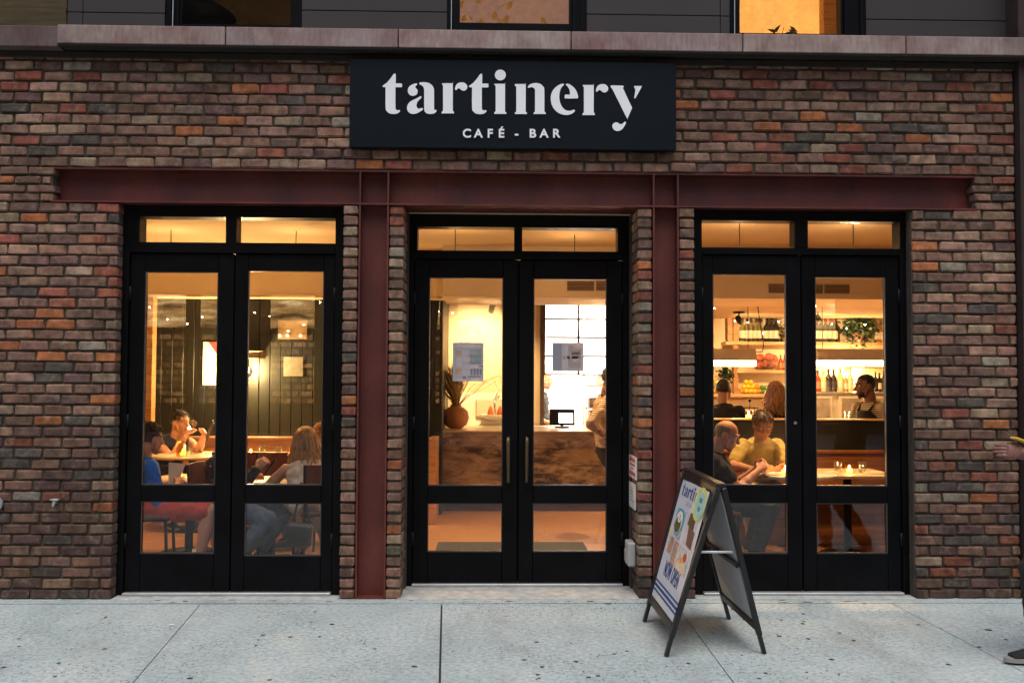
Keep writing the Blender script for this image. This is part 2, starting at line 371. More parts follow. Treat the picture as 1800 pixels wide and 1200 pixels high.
# ================================================================== STREET SETTING
def zf(py, px=900, Y=0.0): return at(px, py, Y).z
def xf(px, py=650, Y=0.0): return at(px, py, Y).x
sw = struct(MB().b2((-9, -5.2, -0.2), (9, 9.0, -0.012)).build('sidewalk', mat('slab_bed', (0.03, 0.03, 0.03), 0.95)))
joints = [((-9.0, -0.12), (-9.0, -5.2))]
for a, b in (((332, 1085), (233, 1200)), ((776, 1075), (773, 1200)), ((1205, 1085), (1290, 1200)), ((1568, 1060), (1756, 1158))):
    p, q = ground(*a), ground(*b); k = (q.x - p.x) / (q.y - p.y)
    joints.append(((p.x + k * (-0.12 - p.y), -0.12), (p.x + k * (-5.2 - p.y), -5.2)))
joints.append(((9.0, -0.12), (9.0, -5.2)))
for (p0, q0), (p1, q1) in zip(joints, joints[1:]):
    for v0, v1 in ((0.0, 0.52), (0.52, 1.0)):
        g = 0.006 if p0[0] > -1 else 0.003
        L = lambda a, b, t: (a[0] + (b[0] - a[0]) * t, a[1] + (b[1] - a[1]) * t)
        c = [L(p0, q0, v0), L(p1, q1, v0), L(p1, q1, v1), L(p0, q0, v1)]
        gx0, gx1 = (0.006 if abs(p0[0] + 0.33) < 0.1 else 0.003), (0.006 if abs(p1[0] + 0.33) < 0.1 else 0.003)
        poly = [(c[0][0] + gx0, c[0][1] - 0.002), (c[1][0] - gx1, c[1][1] - 0.002), (c[2][0] - gx1, c[2][1] + 0.002), (c[3][0] + gx0, c[3][1] + 0.002)]
        s = MB().prism(poly, (0, 0, -0.06), (1, 0, 0), (0, 1, 0), 0.06).build('slab', CONC, sw)
# patched strip of concrete along the foot of the wall
strip = MB().prism([(-9, 0.02), (-9, -0.108), (-3.2, -0.118), (-2.0, -0.105), (-0.5, -0.12), (0.9, -0.11), (2.4, -0.117), (9, -0.11), (9, 0.02)], (0, 0, -0.05), (1, 0, 0), (0, 1, 0), 0.054).build('slab', CONC, sw)
struct(MB().b2((-30, -5.36, -0.3), (30, -5.2, 0.0), 0.01).build('kerb', mat('kerb_granite', (0.25, 0.25, 0.25), 0.8)))
struct(MB().b2((-60, -13.5, -0.4), (60, -5.36, -0.14)).build('road', mat('asphalt', (0.05, 0.05, 0.052), 0.85, var=0.2, scale=3, bmp=0.4)))
struct(MB().b2((-60, -60, -0.4), (60, -13.5, 0.0)).build('pavement', mat('far_pavement', (0.25, 0.25, 0.24), 0.85)))
# gum spots and chips on the pavement
mb = MB()
for i in range(70):
    px, py = random.uniform(0, 1800), 1068 + 130 * random.random() ** 0.8
    p = ground(px, py, 0.0015); r = random.uniform(0.006, 0.017) * (1.4 if random.random() < 0.12 else 1)
    n = 9; a0 = random.random() * 6; 
    vs = [(p.x + r * random.uniform(.6, 1.25) * math.cos(a0 + 6.283 * k / n), p.y + r * random.uniform(.6, 1.2) * math.sin(a0 + 6.283 * k / n), 0.0016) for k in range(n)]
    mb.add(vs, [tuple(range(n))])
for i in range(26):
    px = random.uniform(215, 1600); p = ground(px, 1055 + random.uniform(-1, 6), 0.004); r = random.uniform(.008, .02)
    mb.add([(p.x + r * 1.5 * random.uniform(.6, 1.3) * math.cos(.7 * k), min(-.02, p.y + r * .6 * random.uniform(.6, 1.3) * math.sin(.7 * k)), .0055) for k in range(9)], [tuple(range(9))])
o = mb.build('gum_spots', mat('old_gum', (0.035, 0.035, 0.033), 0.7)); o['kind'] = 'stuff'
p = ground(302, 1099); MB().box((p.x, p.y, 0.006), (0.035, 0.02, 0.004), Matrix.Rotation(0.5, 3, 'Z'), 0.001).build('paper_scrap', mat('white_paper', (0.75, 0.75, 0.73), 0.8)); tag(bpy.data.objects['paper_scrap'], 'small white paper scrap lying on the pavement near the left doors', 'litter')
p = ground(185, 1085)
lf = MB(); lf.add([(p.x - .012, p.y, .003), (p.x, p.y - .02, .008), (p.x + .014, p.y - .004, .004), (p.x + .004, p.y + .02, .009)], [(0, 1, 2, 3)]); lf.add([(p.x - .012, p.y, .002), (p.x, p.y - .02, .007), (p.x + .014, p.y - .004, .003), (p.x + .004, p.y + .02, .008)], [(3, 2, 1, 0)])
tag(lf.build('fallen_leaf', mat('orange_leaf', (0.45, 0.17, 0.02), 0.7)), 'tiny orange leaf lying on the pavement below the left brick pier', 'leaf')

# ================================================================== BRICKWORK
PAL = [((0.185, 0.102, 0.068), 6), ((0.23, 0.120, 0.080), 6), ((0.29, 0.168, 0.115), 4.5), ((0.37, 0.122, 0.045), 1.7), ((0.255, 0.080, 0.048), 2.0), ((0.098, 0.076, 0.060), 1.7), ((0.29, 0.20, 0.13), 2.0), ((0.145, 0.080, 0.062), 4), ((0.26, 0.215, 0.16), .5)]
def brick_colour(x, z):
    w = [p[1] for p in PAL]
    low = max(0, min(1, (1.5 - z) / 1.3)) * (1 if abs(x) > 2.4 else 0.35)  # grimy bricks low down; the darker outer piers also paint in a vignette
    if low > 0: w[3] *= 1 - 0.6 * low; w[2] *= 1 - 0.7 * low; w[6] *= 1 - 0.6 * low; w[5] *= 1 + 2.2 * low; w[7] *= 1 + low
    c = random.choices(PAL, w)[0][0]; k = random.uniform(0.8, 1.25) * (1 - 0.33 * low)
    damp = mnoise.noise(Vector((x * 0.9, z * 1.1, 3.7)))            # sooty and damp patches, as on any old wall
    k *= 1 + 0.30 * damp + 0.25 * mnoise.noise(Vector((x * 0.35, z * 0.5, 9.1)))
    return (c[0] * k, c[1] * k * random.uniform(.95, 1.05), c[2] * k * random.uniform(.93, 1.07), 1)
BMESH = []
for i in range(16):
    vs, fs = chamfer_box(0.5, 0.5, 0.5, 0.001)
    bx, by, bz = 0.095, 0.05, 0.031
    vs, fs = chamfer_box(bx, by, bz, random.uniform(0.0065, 0.0105))
    s = i * 3.1; v2 = []
    for v in vs:
        j = 0.0045 if random.random() < 0.82 else 0.013
        v2.append(Vector((v.x + random.uniform(-j, j) - (v.x / bx) * abs(random.gauss(0, .0022)), v.y + random.uniform(-.003, .003), v.z + random.uniform(-j, j) * 0.6)))
    mb = MB(); mb.add(v2, fs); BMESH.append(mb.mesh('brick', BRICK))
def brick(parent, cx, cy, cz, lx, ly, lz):
    o = bpy.data.objects.new('brick', random.choice(BMESH)); COL.objects.link(o); o.parent = parent
    o.location = Vector((cx, cy + random.uniform(-.004, .004), cz + random.uniform(-.002, .002))) - wloc(parent)
    o.scale = (lx / 0.19, ly / 0.10, lz / 0.062)
    if random.random() < 0.5: o.scale.x *= -1; o.scale.y *= 1
    o.rotation_euler = (random.uniform(-.012, .012), random.uniform(-.008, .008), random.uniform(-.012, .012))
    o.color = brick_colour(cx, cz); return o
def course(parent, z, h, x0, x1, shift, depth=0.1, skip=None, first=None):
    L = 0.2012; j = 0.0105; x = x0; run = first if first else (L if shift else L / 2)
    while x < x1 - 0.012:
        e = min(x + run + random.uniform(-.007, .007), x1)
        if x1 - e < 0.05: e = x1
        cx, lx = (x + e) / 2, e - x - j
        if not (skip and skip(cx, z)): brick(parent, cx, depth / 2 + 0.0, z + h / 2, lx, depth, h - 0.0115)
        x = e; run = L
MORTAR = mat('raked_mortar', (0.062, 0.046, 0.034), 0.95, var=0.3, scale=9, bmp=0.5, bscale=60)
Z_BB, Z_BT = zf(362), zf(301)          # underside and top of the steel beam
Z_LED = zf(86)                          # underside of the stone ledge
XL = -4.25
x_lp = xf(204); x_b0 = xf(94, 330); x_b1 = xf(1712, 340); x_rp0 = xf(1605); x_re = xf(1790)
xs = {k: xf(k) for k in (600, 627, 681, 708, 1121, 1147, 1194, 1222)}
rec = 0.017
wall = thing('brick_wall', 'long band of reclaimed bricks between the steel beam and the stone ledge', 'wall', (0, 0, Z_BT))
MB().b2((XL, rec, Z_BT + 0.004), (x_re, 0.30, Z_LED + 0.1)).build('mortar_bed', MORTAR, wall)
nC = 12; hC = (Z_LED - Z_BT) / 11.6
sx0, sx1, sz0, sz1 = xf(640, 180), xf(1160, 180), zf(250, 900), zf(120, 900)
hid = lambda cx, z: sx0 + .05 < cx < sx1 - .05 and sz0 + .03 < z < sz1 - .08
for k in range(nC): course(wall, Z_BT + k * hC, hC, XL, x_re, k % 2, skip=hid)
def pier(name, label, xa, xb, za, zb, n, right_end=None, group=None):
    t = thing(name, label, 'brick pier', ((xa + xb) / 2, 0, za), group=group)
    MB().b2((xa + (0.012 if xb - xa < 0.3 else 0), rec, za + 0.002), (xb - 0.012, 0.30, zb - 0.002)).build('mortar_bed', MORTAR, t)
    return t
nP = 37; hP = (Z_BB) / nP; nS = 4; hS = (Z_BT - Z_BB) / nS
lp = pier('brick_pier', 'broad brick pier left of the left doors with a hose tap', XL, x_lp, 0, Z_BB, nP)
MB().b2((XL, rec, Z_BB), (x_b0 - 0.012, 0.3, Z_BT)).build('mortar_bed', MORTAR, lp)
for k in range(nP): course(lp, k * hP, hP, XL, x_lp, k % 2, first=(0.2012 if k % 2 else 0.1006) * 0.8)
MB().b2((x_lp - .05, .115, .003), (x_lp + .016, .299, Z_BB - .003)).build('mortar_bed', MORTAR, lp)
for k in range(nS): course(lp, Z_BB + k * hS, hS, XL, x_b0 - random.uniform(-.01, .02), k % 2)
rp = pier('brick_pier', 'broad brick pier right of the right doors, darkest of the brickwork', x_rp0, x_re, 0, Z_BB, nP)
MB().b2((x_b1 + 0.012, rec, Z_BB), (x_re - 0.012, 0.3, Z_BT)).build('mortar_bed', MORTAR, rp)
for k in range(nP): course(rp, k * hP, hP, x_rp0, x_re, k % 2)
MB().b2((x_rp0 - .012, .115, .003), (x_rp0 + .05, .299, Z_BB - .003)).build('mortar_bed', MORTAR, rp)
for k in range(nS): course(rp, Z_BB + k * hS, hS, x_b1 + random.uniform(-.015, .02), x_re, k % 2, first=0.13 if k % 2 else 0.2)
def jamb(label, xa, xb, ret):         # narrow pier one brick wide; ret = side (+1/-1) whose return shows, towards the deep middle doors
    t = pier('brick_pier', label, xa, xb, 0, Z_BB, nP, group='narrow brick piers beside the red steel columns')
    MB().b2((xa - .004 if ret != -1 else xa + .02, .115, .003), (xb + .004 if ret != 1 else xb - .02, .299, Z_BB - .003)).build('mortar_bed', MORTAR, t)
    if ret: MB().b2((xa - .006 if ret == -1 else xa + .02, .30, .003), (xb + .006 if ret == 1 else xb - .02, .398, Z_BB - .003)).build('mortar_bed', MORTAR, t)
    if ret: MB().b2((xa + .012, .28, .002), (xb - .012, .40, Z_BB - .002)).build('mortar_bed', MORTAR, t)
    for k in range(nP):
        z = k * hP + hP / 2; w = xb - xa - 0.004; h = hP - 0.0125; cx = (xa + xb) / 2
        if not ret: brick(t, cx, 0.05, z, w, 0.1, h)
        else:
            cuts = [0.0, 0.19, 0.39] if k % 2 else [0.0, 0.095, 0.29, 0.39]
            for a, b in zip(cuts, cuts[1:]): brick(t, cx, (a + b) / 2, z, w, b - a - 0.011, h)
jamb('narrow brick pier between the left doors and the left red column', xs[600], xs[627], 0)
jamb('narrow brick pier between the left red column and the middle doors', xs[681], xs[708], 1)
jamb('narrow brick pier between the middle doors and the right red column, with small signs', xs[1121], xs[1147], -1)
jamb('narrow brick pier between the right red column and the right doors, behind the A-board', xs[1194], xs[1222], 0)
# things on the piers
p = at(97, 882, -0.02); t = thing('hose_tap', 'old grey metal hose tap low on the left brick pier', 'tap', p)
MB().tube([(p.x, 0.01, p.z), (p.x, -0.045, p.z)], 0.011).tube([(p.x, -0.03, p.z), (p.x - 0.004, -0.05, p.z - 0.03)], 0.009).build('spout', mat('weathered_zinc', (0.33, 0.34, 0.33), 0.5, metal=0.5), t)
MB().ball((p.x, -0.03, p.z + 0.017), (0.036, 0.022, 0.009)).tube([(p.x, -0.03, p.z), (p.x, -0.03, p.z + .017)], 0.005).build('handle', MATS['weathered_zinc'], t)
p = at(-9, 885, -0.02); t = thing('pipe_cap', 'round grey pipe cap on the left brick pier at the frame edge', 'pipe cap', p)
MB().tube([(p.x, 0.01, p.z), (p.x, -0.03, p.z)], 0.05, 20).build('cap', MATS['weathered_zinc'], t); MB().box((p.x, -0.036, p.z), (0.02, 0.02, 0.02), ch=.002).build('nut', MATS['weathered_zinc'], t)
SIGNW = mat('sign_white', (0.72, 0.70, 0.68), 0.5, var=0.03); SIGNR = mat('sign_red', (0.42, 0.05, 0.05), 0.5); GREY = mat('print_grey', (0.25, 0.22, 0.26), 0.6)
def reveal_sign(label, cat, z0, z1, y0, y1, red):
    x = xs[1121] + 0.004
    t = thing('wall_sign', label, cat, (x, (y0 + y1) / 2, z0))
    MB().b2((x - 0.012, y0, z0), (x, y1, z1), .001).build('plate', SIGNW, t)
    xx = x - 0.013; h = z1 - z0; w = y1 - y0
    ink = MB()
    rows = [(0.83, .05, .95, .17), (0.62, .12, .8, .11), (0.44, .4, .62, .08), (0.22, .05, .95, .17)] if red else [(0.8, .25, .7, .035), (0.68, .25, .72, .05), (0.56, .25, .72, .05), (.44, .3, .7, .03), (.3, .08, .9, .03)]
    for zc, a, b, hh in rows:
        n = 9 if red else 6
        for i in range(n):
            ya = y0 + w * (a + (b - a) * i / n); yb = y0 + w * (a + (b - a) * (i + .72) / n)
            ink.b2((xx, ya, z0 + h * (zc - hh / 2)), (xx + .002, yb, z0 + h * (zc + hh / 2)))
    if red:
        for a in (.02, .965): ink.b2((xx, y0 + .004, z0 + h * a), (xx + .002, y1 - .004, z0 + h * (a + .015)))
    ink.build('lettering', SIGNR if red else GREY, t)
reveal_sign('red and white notice on the brick return right of the middle doors', 'sign', zf(840, 1115, .2), zf(801, 1115, .2), 0.05, 0.36, True)
reveal_sign('plain white notice below the red and white one by the middle doors', 'sign', zf(893, 1115, .2), zf(849, 1115, .2), 0.10, 0.36, False)
z0, z1 = zf(993, 1115, .15), zf(951, 1115, .15); t = thing('socket_box', 'grey weatherproof socket box low on the brick return by the middle doors', 'socket', (xs[1121], .2, z0))
MB().b2((xs[1121] - .055, .09, z0), (xs[1121], .25, z1), .008).build('cover', mat('grey_plastic', (0.36, 0.37, 0.38), 0.45), t)
MB().b2((xs[1121] - .062, .11, z0 + .02), (xs[1121] - .054, .23, z1 - .06), .004).build('lid', MATS['grey_plastic'], t)

# ================================================================== STEEL FRAME
fr = thing('steel_frame', 'dark red oxide steel beam on two columns framing the doors', 'steel frame', (0, 0.1, 0))
zb0, zb1 = Z_BB, Z_BT
MB().b2((x_b0 - .05, 0.105, zb0 + .012), (x_b1 + .05, 0.12, zb1)).b2((x_b0 - .02, -0.004, zb0), (x_b1 + .02, 0.30, zb0 + .012)).b2((x_b0 - .05, 0.01, zb1 - .012), (x_b1 + .05, 0.30, zb1)).build('beam', STEEL, fr)
for a, b in ((628, 681), (1148, 1194)):
    xa, xb = xf(a), xf(b); w = .0125
    c = MB().b2((xa, -0.002, 0.0), (xa + w, 0.25, zb0 - .001)).b2((xb - w, -0.002, 0.0), (xb, 0.25, zb0 - .001)).b2((xa + w, 0.085, 0), (xb - w, 0.10, zb0 - .001)).build('column', STEEL, fr)
    MB().b2((xa + w, 0.0, 0.002), (xb - w, 0.085, 0.014)).build('base_plate', STEEL, c)
    for x in (xa, xb - w): MB().b2((x + .001, 0.0, zb0 + .0125), (x + w - .001, 0.105, zb1 - .0125)).build('stiffener', STEEL, fr)
MB().b2((x_lp - .05, .3, 0), (x_lp, .36, Z_BB)).build('wall_core', MORTAR, fr) if False else None

# ================================================================== SHOP SIGN
YS = -0.075
c = [at(617, 103, YS), at(1187, 110, YS), at(1190, 263, YS), at(612, 259, YS)]
sgn = thing('shop_sign', 'wide dark slate shop sign with white stencil lettering above the middle doors', 'sign', (0, 0, c[2].z))
sx0, sx1 = (c[0].x + c[3].x) / 2, (c[1].x + c[2].x) / 2; sz1, sz0 = (c[0].z + c[1].z) / 2, (c[2].z + c[3].z) / 2
SLATE = mat('slate_blue_board', (0.0045, 0.0085, 0.0125), 0.45, var=0.1, scale=2, bmp=0.05, spec=0.14)
MB().b2((sx0, YS, sz0), (sx1, -0.006, sz1), .003).build('board', SLATE, sgn)
LET = mat('white_sign_letter', (0.88, 0.89, 0.92), 0.45, var=0.02)
def c1(pts): return [(660 + p[0] / 7.5, 110 + p[1] / 7.5, *p[2:]) for p in pts]
def c2(pts): return [(880 + p[0] / 6.923, 110 + p[1] / 6.923, *p[2:]) for p in pts]
def sh(pts, dx, dy): return [(p[0] + dx, p[1] + dy, *p[2:]) for p in pts]
T = c1([(250, 155), (268, 160), (268, 282, 1), (340, 282), (351, 292), (351, 320), (340, 330), (264, 330, 1), (264, 590), (272, 622), (285, 634), (300, 634), (312, 630), (325, 640), (318, 655), (290, 675), (245, 683), (190, 675), (150, 645), (135, 595), (135, 330, 1), (105, 328), (97, 312), (150, 272), (200, 215), (235, 165)])
A_ = [c1([(540, 280), (549, 290), (545, 302), (528, 318), (530, 340), (550, 360), (557, 385), (546, 420), (520, 438), (490, 444), (455, 432), (432, 405), (427, 375), (435, 340), (460, 312), (495, 292)]),
      c1([(600, 450), (608, 462), (598, 478), (560, 515), (545, 550), (542, 578), (555, 605), (575, 614), (605, 606), (624, 609), (626, 622), (600, 645), (550, 672), (500, 683), (455, 672), (425, 640), (417, 600), (428, 560), (455, 525), (500, 498), (550, 475), (585, 453)]),
      c1([(580, 278), (590, 269), (640, 265), (700, 275), (745, 305), (768, 345), (773, 395), (773, 600), (776, 622), (786, 632), (797, 628), (805, 640), (795, 660), (765, 678), (725, 683), (680, 675), (652, 650), (643, 605), (643, 390), (640, 350), (625, 318), (600, 300), (583, 292)])]
R_ = [c1([(880, 280, 1), (1012, 280), (1020, 289), (1020, 620), (1025, 643), (1035, 655), (1034, 675, 1), (873, 675, 1), (873, 658), (886, 643), (891, 618), (891, 325), (887, 302), (876, 290)]),
      c1([(1050, 350), (1060, 310), (1090, 278), (1135, 267), (1175, 275), (1205, 303), (1210, 335), (1198, 362), (1165, 378), (1130, 365), (1110, 348), (1090, 345), (1070, 365), (1055, 367)])]
DOT = [(660 + (1646 + 73 * math.cos(i * .3927)) / 7.5, 110 + (170 + 71 * math.sin(i * .3927)) / 7.5) for i in range(16)]
I_ = c1([(1568, 287, 1), (1700, 287), (1708, 296), (1708, 632), (1714, 654), (1727, 667), (1724, 682, 1), (1567, 681, 1), (1566, 664), (1580, 648), (1584, 622), (1584, 332), (1580, 310), (1566, 298)])
N_ = [c2([(175, 268, 1), (298, 268), (305, 277), (304, 582), (309, 604), (321, 617), (319, 631, 1), (174, 631, 1), (174, 616), (186, 602), (190, 577), (190, 312), (186, 296), (173, 284)]),
      c2([(332, 300), (345, 280), (380, 262), (430, 255), (480, 265), (515, 295), (531, 340), (532, 582), (538, 604), (549, 616), (548, 631, 1), (402, 631, 1), (402, 617), (414, 603), (418, 580), (418, 350), (412, 325), (395, 309), (370, 305), (345, 313), (333, 311)])]
E_ = [c2([(755, 263), (769, 270), (762, 285), (735, 315), (720, 360), (713, 420), (720, 480), (745, 540), (785, 580), (825, 592), (860, 588), (890, 579), (904, 590), (895, 605), (865, 628), (820, 642), (770, 640), (710, 620), (660, 580), (625, 525), (610, 460), (612, 400), (635, 345), (670, 305), (715, 275)]),
      c2([(795, 268), (812, 263), (850, 278), (900, 320), (930, 375), (942, 425), (935, 441, 1), (790, 441), (780, 430), (780, 407), (790, 396), (843, 396, 1), (842, 360), (830, 320), (812, 295), (796, 279)])]
Y_ = [c2([(1338, 290), (1345, 283, 1), (1488, 287, 1), (1497, 298), (1488, 312), (1492, 328), (1598, 556, 1), (1550, 670), (1541, 679), (1531, 672), (1370, 350), (1350, 318), (1338, 300)]),
      c2([(1620, 297), (1625, 291, 1), (1708, 292), (1715, 299), (1645, 430), (1635, 438), (1625, 430), (1638, 345), (1632, 318)]),
      c2([(1515, 724), (1524, 735), (1515, 760), (1485, 808), (1450, 832), (1415, 837), (1380, 822), (1360, 790), (1362, 760), (1385, 737), (1415, 733), (1440, 748), (1465, 755), (1485, 745), (1505, 727)])]
GLY = [('t', [T]), ('a', A_), ('r', R_), ('t', [sh(T, 151.8, .3)]), ('i', [DOT, I_]), ('n', N_), ('e', E_), ('r', [sh(g, 247.4, 3) for g in R_]), ('y', Y_)]
def glyph_pts(g): return g if g is DOT else smooth_poly(g, sub=5)
for nm, outl in GLY:
    mb = MB()
    for g in outl: mb.prism([(lambda q: (q.x, q.z))(at(x, y, YS)) for x, y in glyph_pts(g)], (0, YS - 0.0005, 0), (1, 0, 0), (0, 0, 1), 0.007)
    mb.build('letter', LET, sgn)
for ch, xc in (('C', 820.7), ('A', 840.8), ('F', 861.3), ('É', 881.2), ('-', 908), ('B', 936.2), ('A', 956.2), ('R', 977.6)):
    me = text_mesh(ch, 0.084, 0.0022, 0.005, 1.03)
    place_text('letter', me, LET, sgn, at(xc, 241.8, YS - .005), (1, 0, 0.001), (0, 0, 1))

# ================================================================== LEDGE, CLADDING, UPPER WINDOWS
Z_LT = zf(57)
lg = thing('stone_ledge', 'pinkish weathered stone ledge running above the brick band', 'ledge', (0, -0.05, Z_LED))
LX = [-4.6, xf(99, 70, -.13), xf(396, 70, -.13), xf(700, 70, -.13), xf(1004, 70, -.13), xf(1306, 80, -.13), xf(1593, 90, -.13), 4.6]
zl0 = zf(86, 900, -.13); zl1 = zf(54, 900, -.13)
for i, (a, b) in enumerate(zip(LX, LX[1:])):
    s = MB().b2((a + .004, -0.13 + (0.03 if i == 0 else 0), zl0 - (.015 if i == 0 else 0)), (b - .004, 0.34, zl1), 0.004).build('stone', GRANITE, lg)
    k = (0.42 if i == 0 else random.uniform(0.85, 1.1)); s.color = (k, k * (1.03 if i % 2 else .98), k, 1)
MB().b2((-4.6, -0.015, zl0 - .06), (4.6, 0.28, zl0 - .0165), .004).b2((LX[1] + .01, -0.122, zl0 - .012), (4.6, -0.016, zl0 - .0005)).build('bed_course_shade', mat('ledge_shade', (0.022, 0.018, 0.015), 0.9, var=0.3), lg)  # dark course and thin underside plate paint the shade under the ledge
CLAD = mat('charcoal_cladding', (0.030, 0.024, 0.0235), 0.7, var=0.12, scale=2, bmp=0.15, bscale=40)
YC = 0.10; ztop = zl1 + 1.6
cl = thing('cladding_wall', 'dark charcoal panelled upper wall between the upstairs windows', 'wall', (0, .2, zl1))
WINX = [(290, 530, 322, 512, 45), (786, 1031, 808, 1001, 43), (1283, 1522, 1299, 1476, 61)]
edges = [xf(118, 30, YC)] + [xf(v, 40, YC) for w in WINX for v in w[:2]] + [4.6]
zrow = [zl1 + .002, zf(23, 150, YC), ztop]
for i in range(0, len(edges), 2):
    a, b = edges[i], edges[i + 1]
    zr = {0: 22, 2: 20, 4: 27, 6: 36}[i]
    zz = [zl1 + .002, zf(zr, (150, 650, 1150, 1650)[i // 2], YC), zl1 + .62, zl1 + 1.15, ztop]
    mids = [a, b] if i not in (0, 4) else ([a, a + 0.11, b] if i == 0 else [a, b - 0.07, b])
    for z0, z1 in zip(zz, zz[1:]):
        for xa, xb in zip(mids, mids[1:]):
            MB().b2((xa + .002, YC, z0 + .003), (xb - .002, YC + .03, z1 - .003), .002).build('panel', CLAD, cl)
    MB().b2((a, YC + .028, zl1), (b, YC + .2, ztop)).build('backing', mat('backing_black', (0.01, 0.01, 0.01), 0.9), cl)
TAN = wood('tan_siding', (0.10, 0.075, 0.03), 0.75)
sd = thing('board_siding', 'tan lapped board siding upstairs at the far left', 'wall', (edges[0] - .4, .2, zl1))
zs_ = [zl1 + .002, zf(46, 60, YC), zf(14, 60, YC)]; zs_ += [zs_[-1] + .118 * k for k in range(1, 11)]
for i, (a, b) in enumerate(zip(zs_, zs_[1:])):
    MB().box(((edges[0] - .45), YC + .02, (a + b) / 2), (0.88, 0.02, b - a - .007), Matrix.Rotation(R(11), 3, 'X'), .001).build('board', TAN, sd)
MB().b2((edges[0] - .9, YC + .05, zl1), (edges[0], YC + .2, ztop)).build('backing', MATS['backing_black'], sd)
CURT = mat('white_curtain', (0.5, 0.5, 0.48), 0.9)
ULAB = ['dark upstairs window at the left above the left doors', 'upstairs window above the shop sign with an amber glow', 'upstairs window at the right with an orange lit room']
for i, (o0, o1, g0, g1, gb) in enumerate(WINX):
    x0, x1, xa, xb = xf(o0, 40, YC), xf(o1, 40, YC), xf(g0, 30, YC + .03), xf(g1, 30, YC + .03); zb = zf(gb, (o0 + o1) / 2, YC + .03)
    t = thing('upstairs_window', ULAB[i], 'window', ((x0 + x1) / 2, .15, zl1), group='upstairs windows above the stone ledge')
    f = MB()
    for a, b in ((x0 + .001, xa), (xb, x1 - .001)):
        f.b2((a, YC + .01, zl1 + .001), (b, YC + .10, ztop))
        if b - a > .09: f.b2((a + .02, YC - .012, zl1 + .001), (a + .045, YC + .0098, ztop)); f.b2((b - .04, YC - .002, zl1 + .001), (b - .02, YC + .0098, ztop))
    f.b2((xa + .0005, YC + .012, zl1 + .001), (xb - .0005, YC + .1, zb)).b2((xa + .0005, YC + .012, ztop - .06), (xb - .0005, YC + .1, ztop)).build('frame', BLACK, t)
    MB().b2((xa - .005, YC + .05, zb - .005), (xb + .005, YC + .056, ztop - .05)).build('pane', PANE, t)
    MB().bar(((x0 + .03) if i != 0 else x0 + .06, YC - .016, zl1 + .004), ((x0 + .035) if i != 0 else x0 + .067, YC - .016, ztop), .008, .004).build('guide_rail', mat('pale_rail', (0.5, 0.55, 0.6), .4), t)
# rooms upstairs
UF = mat('upstairs_plaster', (0.6, 0.48, 0.3), 0.9)
ur = struct(MB().b2((-4.6, .25, zl1 - .1), (4.6, 4.2, zl1 - .02)).b2((-4.6, 4.2, zl1 - .1), (4.6, 4.3, zl1 + 2.6)).b2((-4.6, .3, zl1 + 2.5), (4.6, 4.2, zl1 + 2.6)).b2((-.95, .32, zl1), (-.85, 4.2, zl1 + 2.5)).b2((1.3, .32, zl1), (1.4, 4.2, zl1 + 2.5)).b2((4.5, .32, zl1), (4.6, 4.2, zl1 + 2.5)).b2((-4.6, .32, zl1), (-4.5, 4.2, zl1 + 2.5)).b2((-4.6, .15, ztop), (4.6, .3, ztop + 1.1)).build('upstairs_room', UF))
def pendant(loc, h, watt, label, shade=True, name='pendant_lamp', r=.06, group=None, down=0, glow=60):
    t = thing(name, label, 'lamp', (loc[0], loc[1], loc[2]), group=group)
    MB().tube([(loc[0], loc[1], loc[2] + .05), (loc[0], loc[1], h)], .004, 6).build('cord', BLACKM, t)
    MB().ball((loc[0], loc[1], loc[2]), r, 12, 8).build('bulb', emit('warm_bulb' if glow == 60 else 'dim_bulb', (1.0, .62, .28), glow), t)
    lamp('lamp_light', 'SPOT', (loc[0], loc[1], loc[2] - r - .03), watt * down, WARM, .05, (loc[0], loc[1], 0), parent=t, spot=96, blend=.7) if down else lamp('lamp_light', 'POINT', (loc[0], loc[1], loc[2] - r - .03), watt, WARM, .05, parent=t)
    return t
pendant((3.4, 2.4, zl1 + 1.75), zl1 + 2.5, 30, 'bare bulb pendant in the upstairs room at the right')
pendant((.35, 2.2, zl1 + 1.9), zl1 + 2.5, 6, 'bare bulb pendant in the upstairs room above the sign', glow=1.2)
pendant((-2.4, 3.2, zl1 + 1.9), zl1 + 2.5, 0.04, 'dim bare bulb pendant in the upstairs room at the left', glow=1.2)
x = xf(1460, 30, 1.5); tag(MB().b2((x - .06, 1.5, zl1 - .02), (x + .06, 1.62, zl1 + 2.5), .004).build('upstairs_post', PALE), 'pale wooden post inside the orange lit upstairs room', 'post')
p = at(1370, 45, .8); tt = thing('potted_plant', 'small dark potted plant on the sill inside the right upstairs window', 'plant', (p.x, .6, zl1))
MB().lathe([(.05, 0), (.065, .12), (.06, .12)], (p.x, .6, zl1 - .02), 12).build('pot', mat('dark_pot', (.05, .05, .05)), tt)
f = MB()
for i in range(40):
    a = random.random() * 6.28; r = random.uniform(.03, .14); h = random.uniform(.1, .3); q = Vector((p.x + r * math.cos(a), .6 + r * math.sin(a), zl1 + h)); d = Vector((random.uniform(-1, 1), random.uniform(-1, 1), random.uniform(-.3, 1))).normalized() * .05; e = d.cross(Vector((.3, .5, 1))).normalized() * .016
    f.add([q - d, q + e, q + d, q - e], [(0, 1, 2, 3)])
f.build('foliage', mat('dark_leaf', (.03, .06, .02), .6), tt)
p = at(352, 20, 1.4); tag(MB().lathe([(.30, 0), (.28, .03), (.06, .17), (.05, .17)], (p.x, 1.4, p.z - .05), 20).tube([(p.x, 1.4, p.z + .1), (p.x, 1.4, zl1 + 2.5)], .006, 6).build('hanging_shade', mat('dark_shade', (.02, .022, .02), .5)), 'wide dark hanging lampshade inside the left upstairs window', 'lampshade')

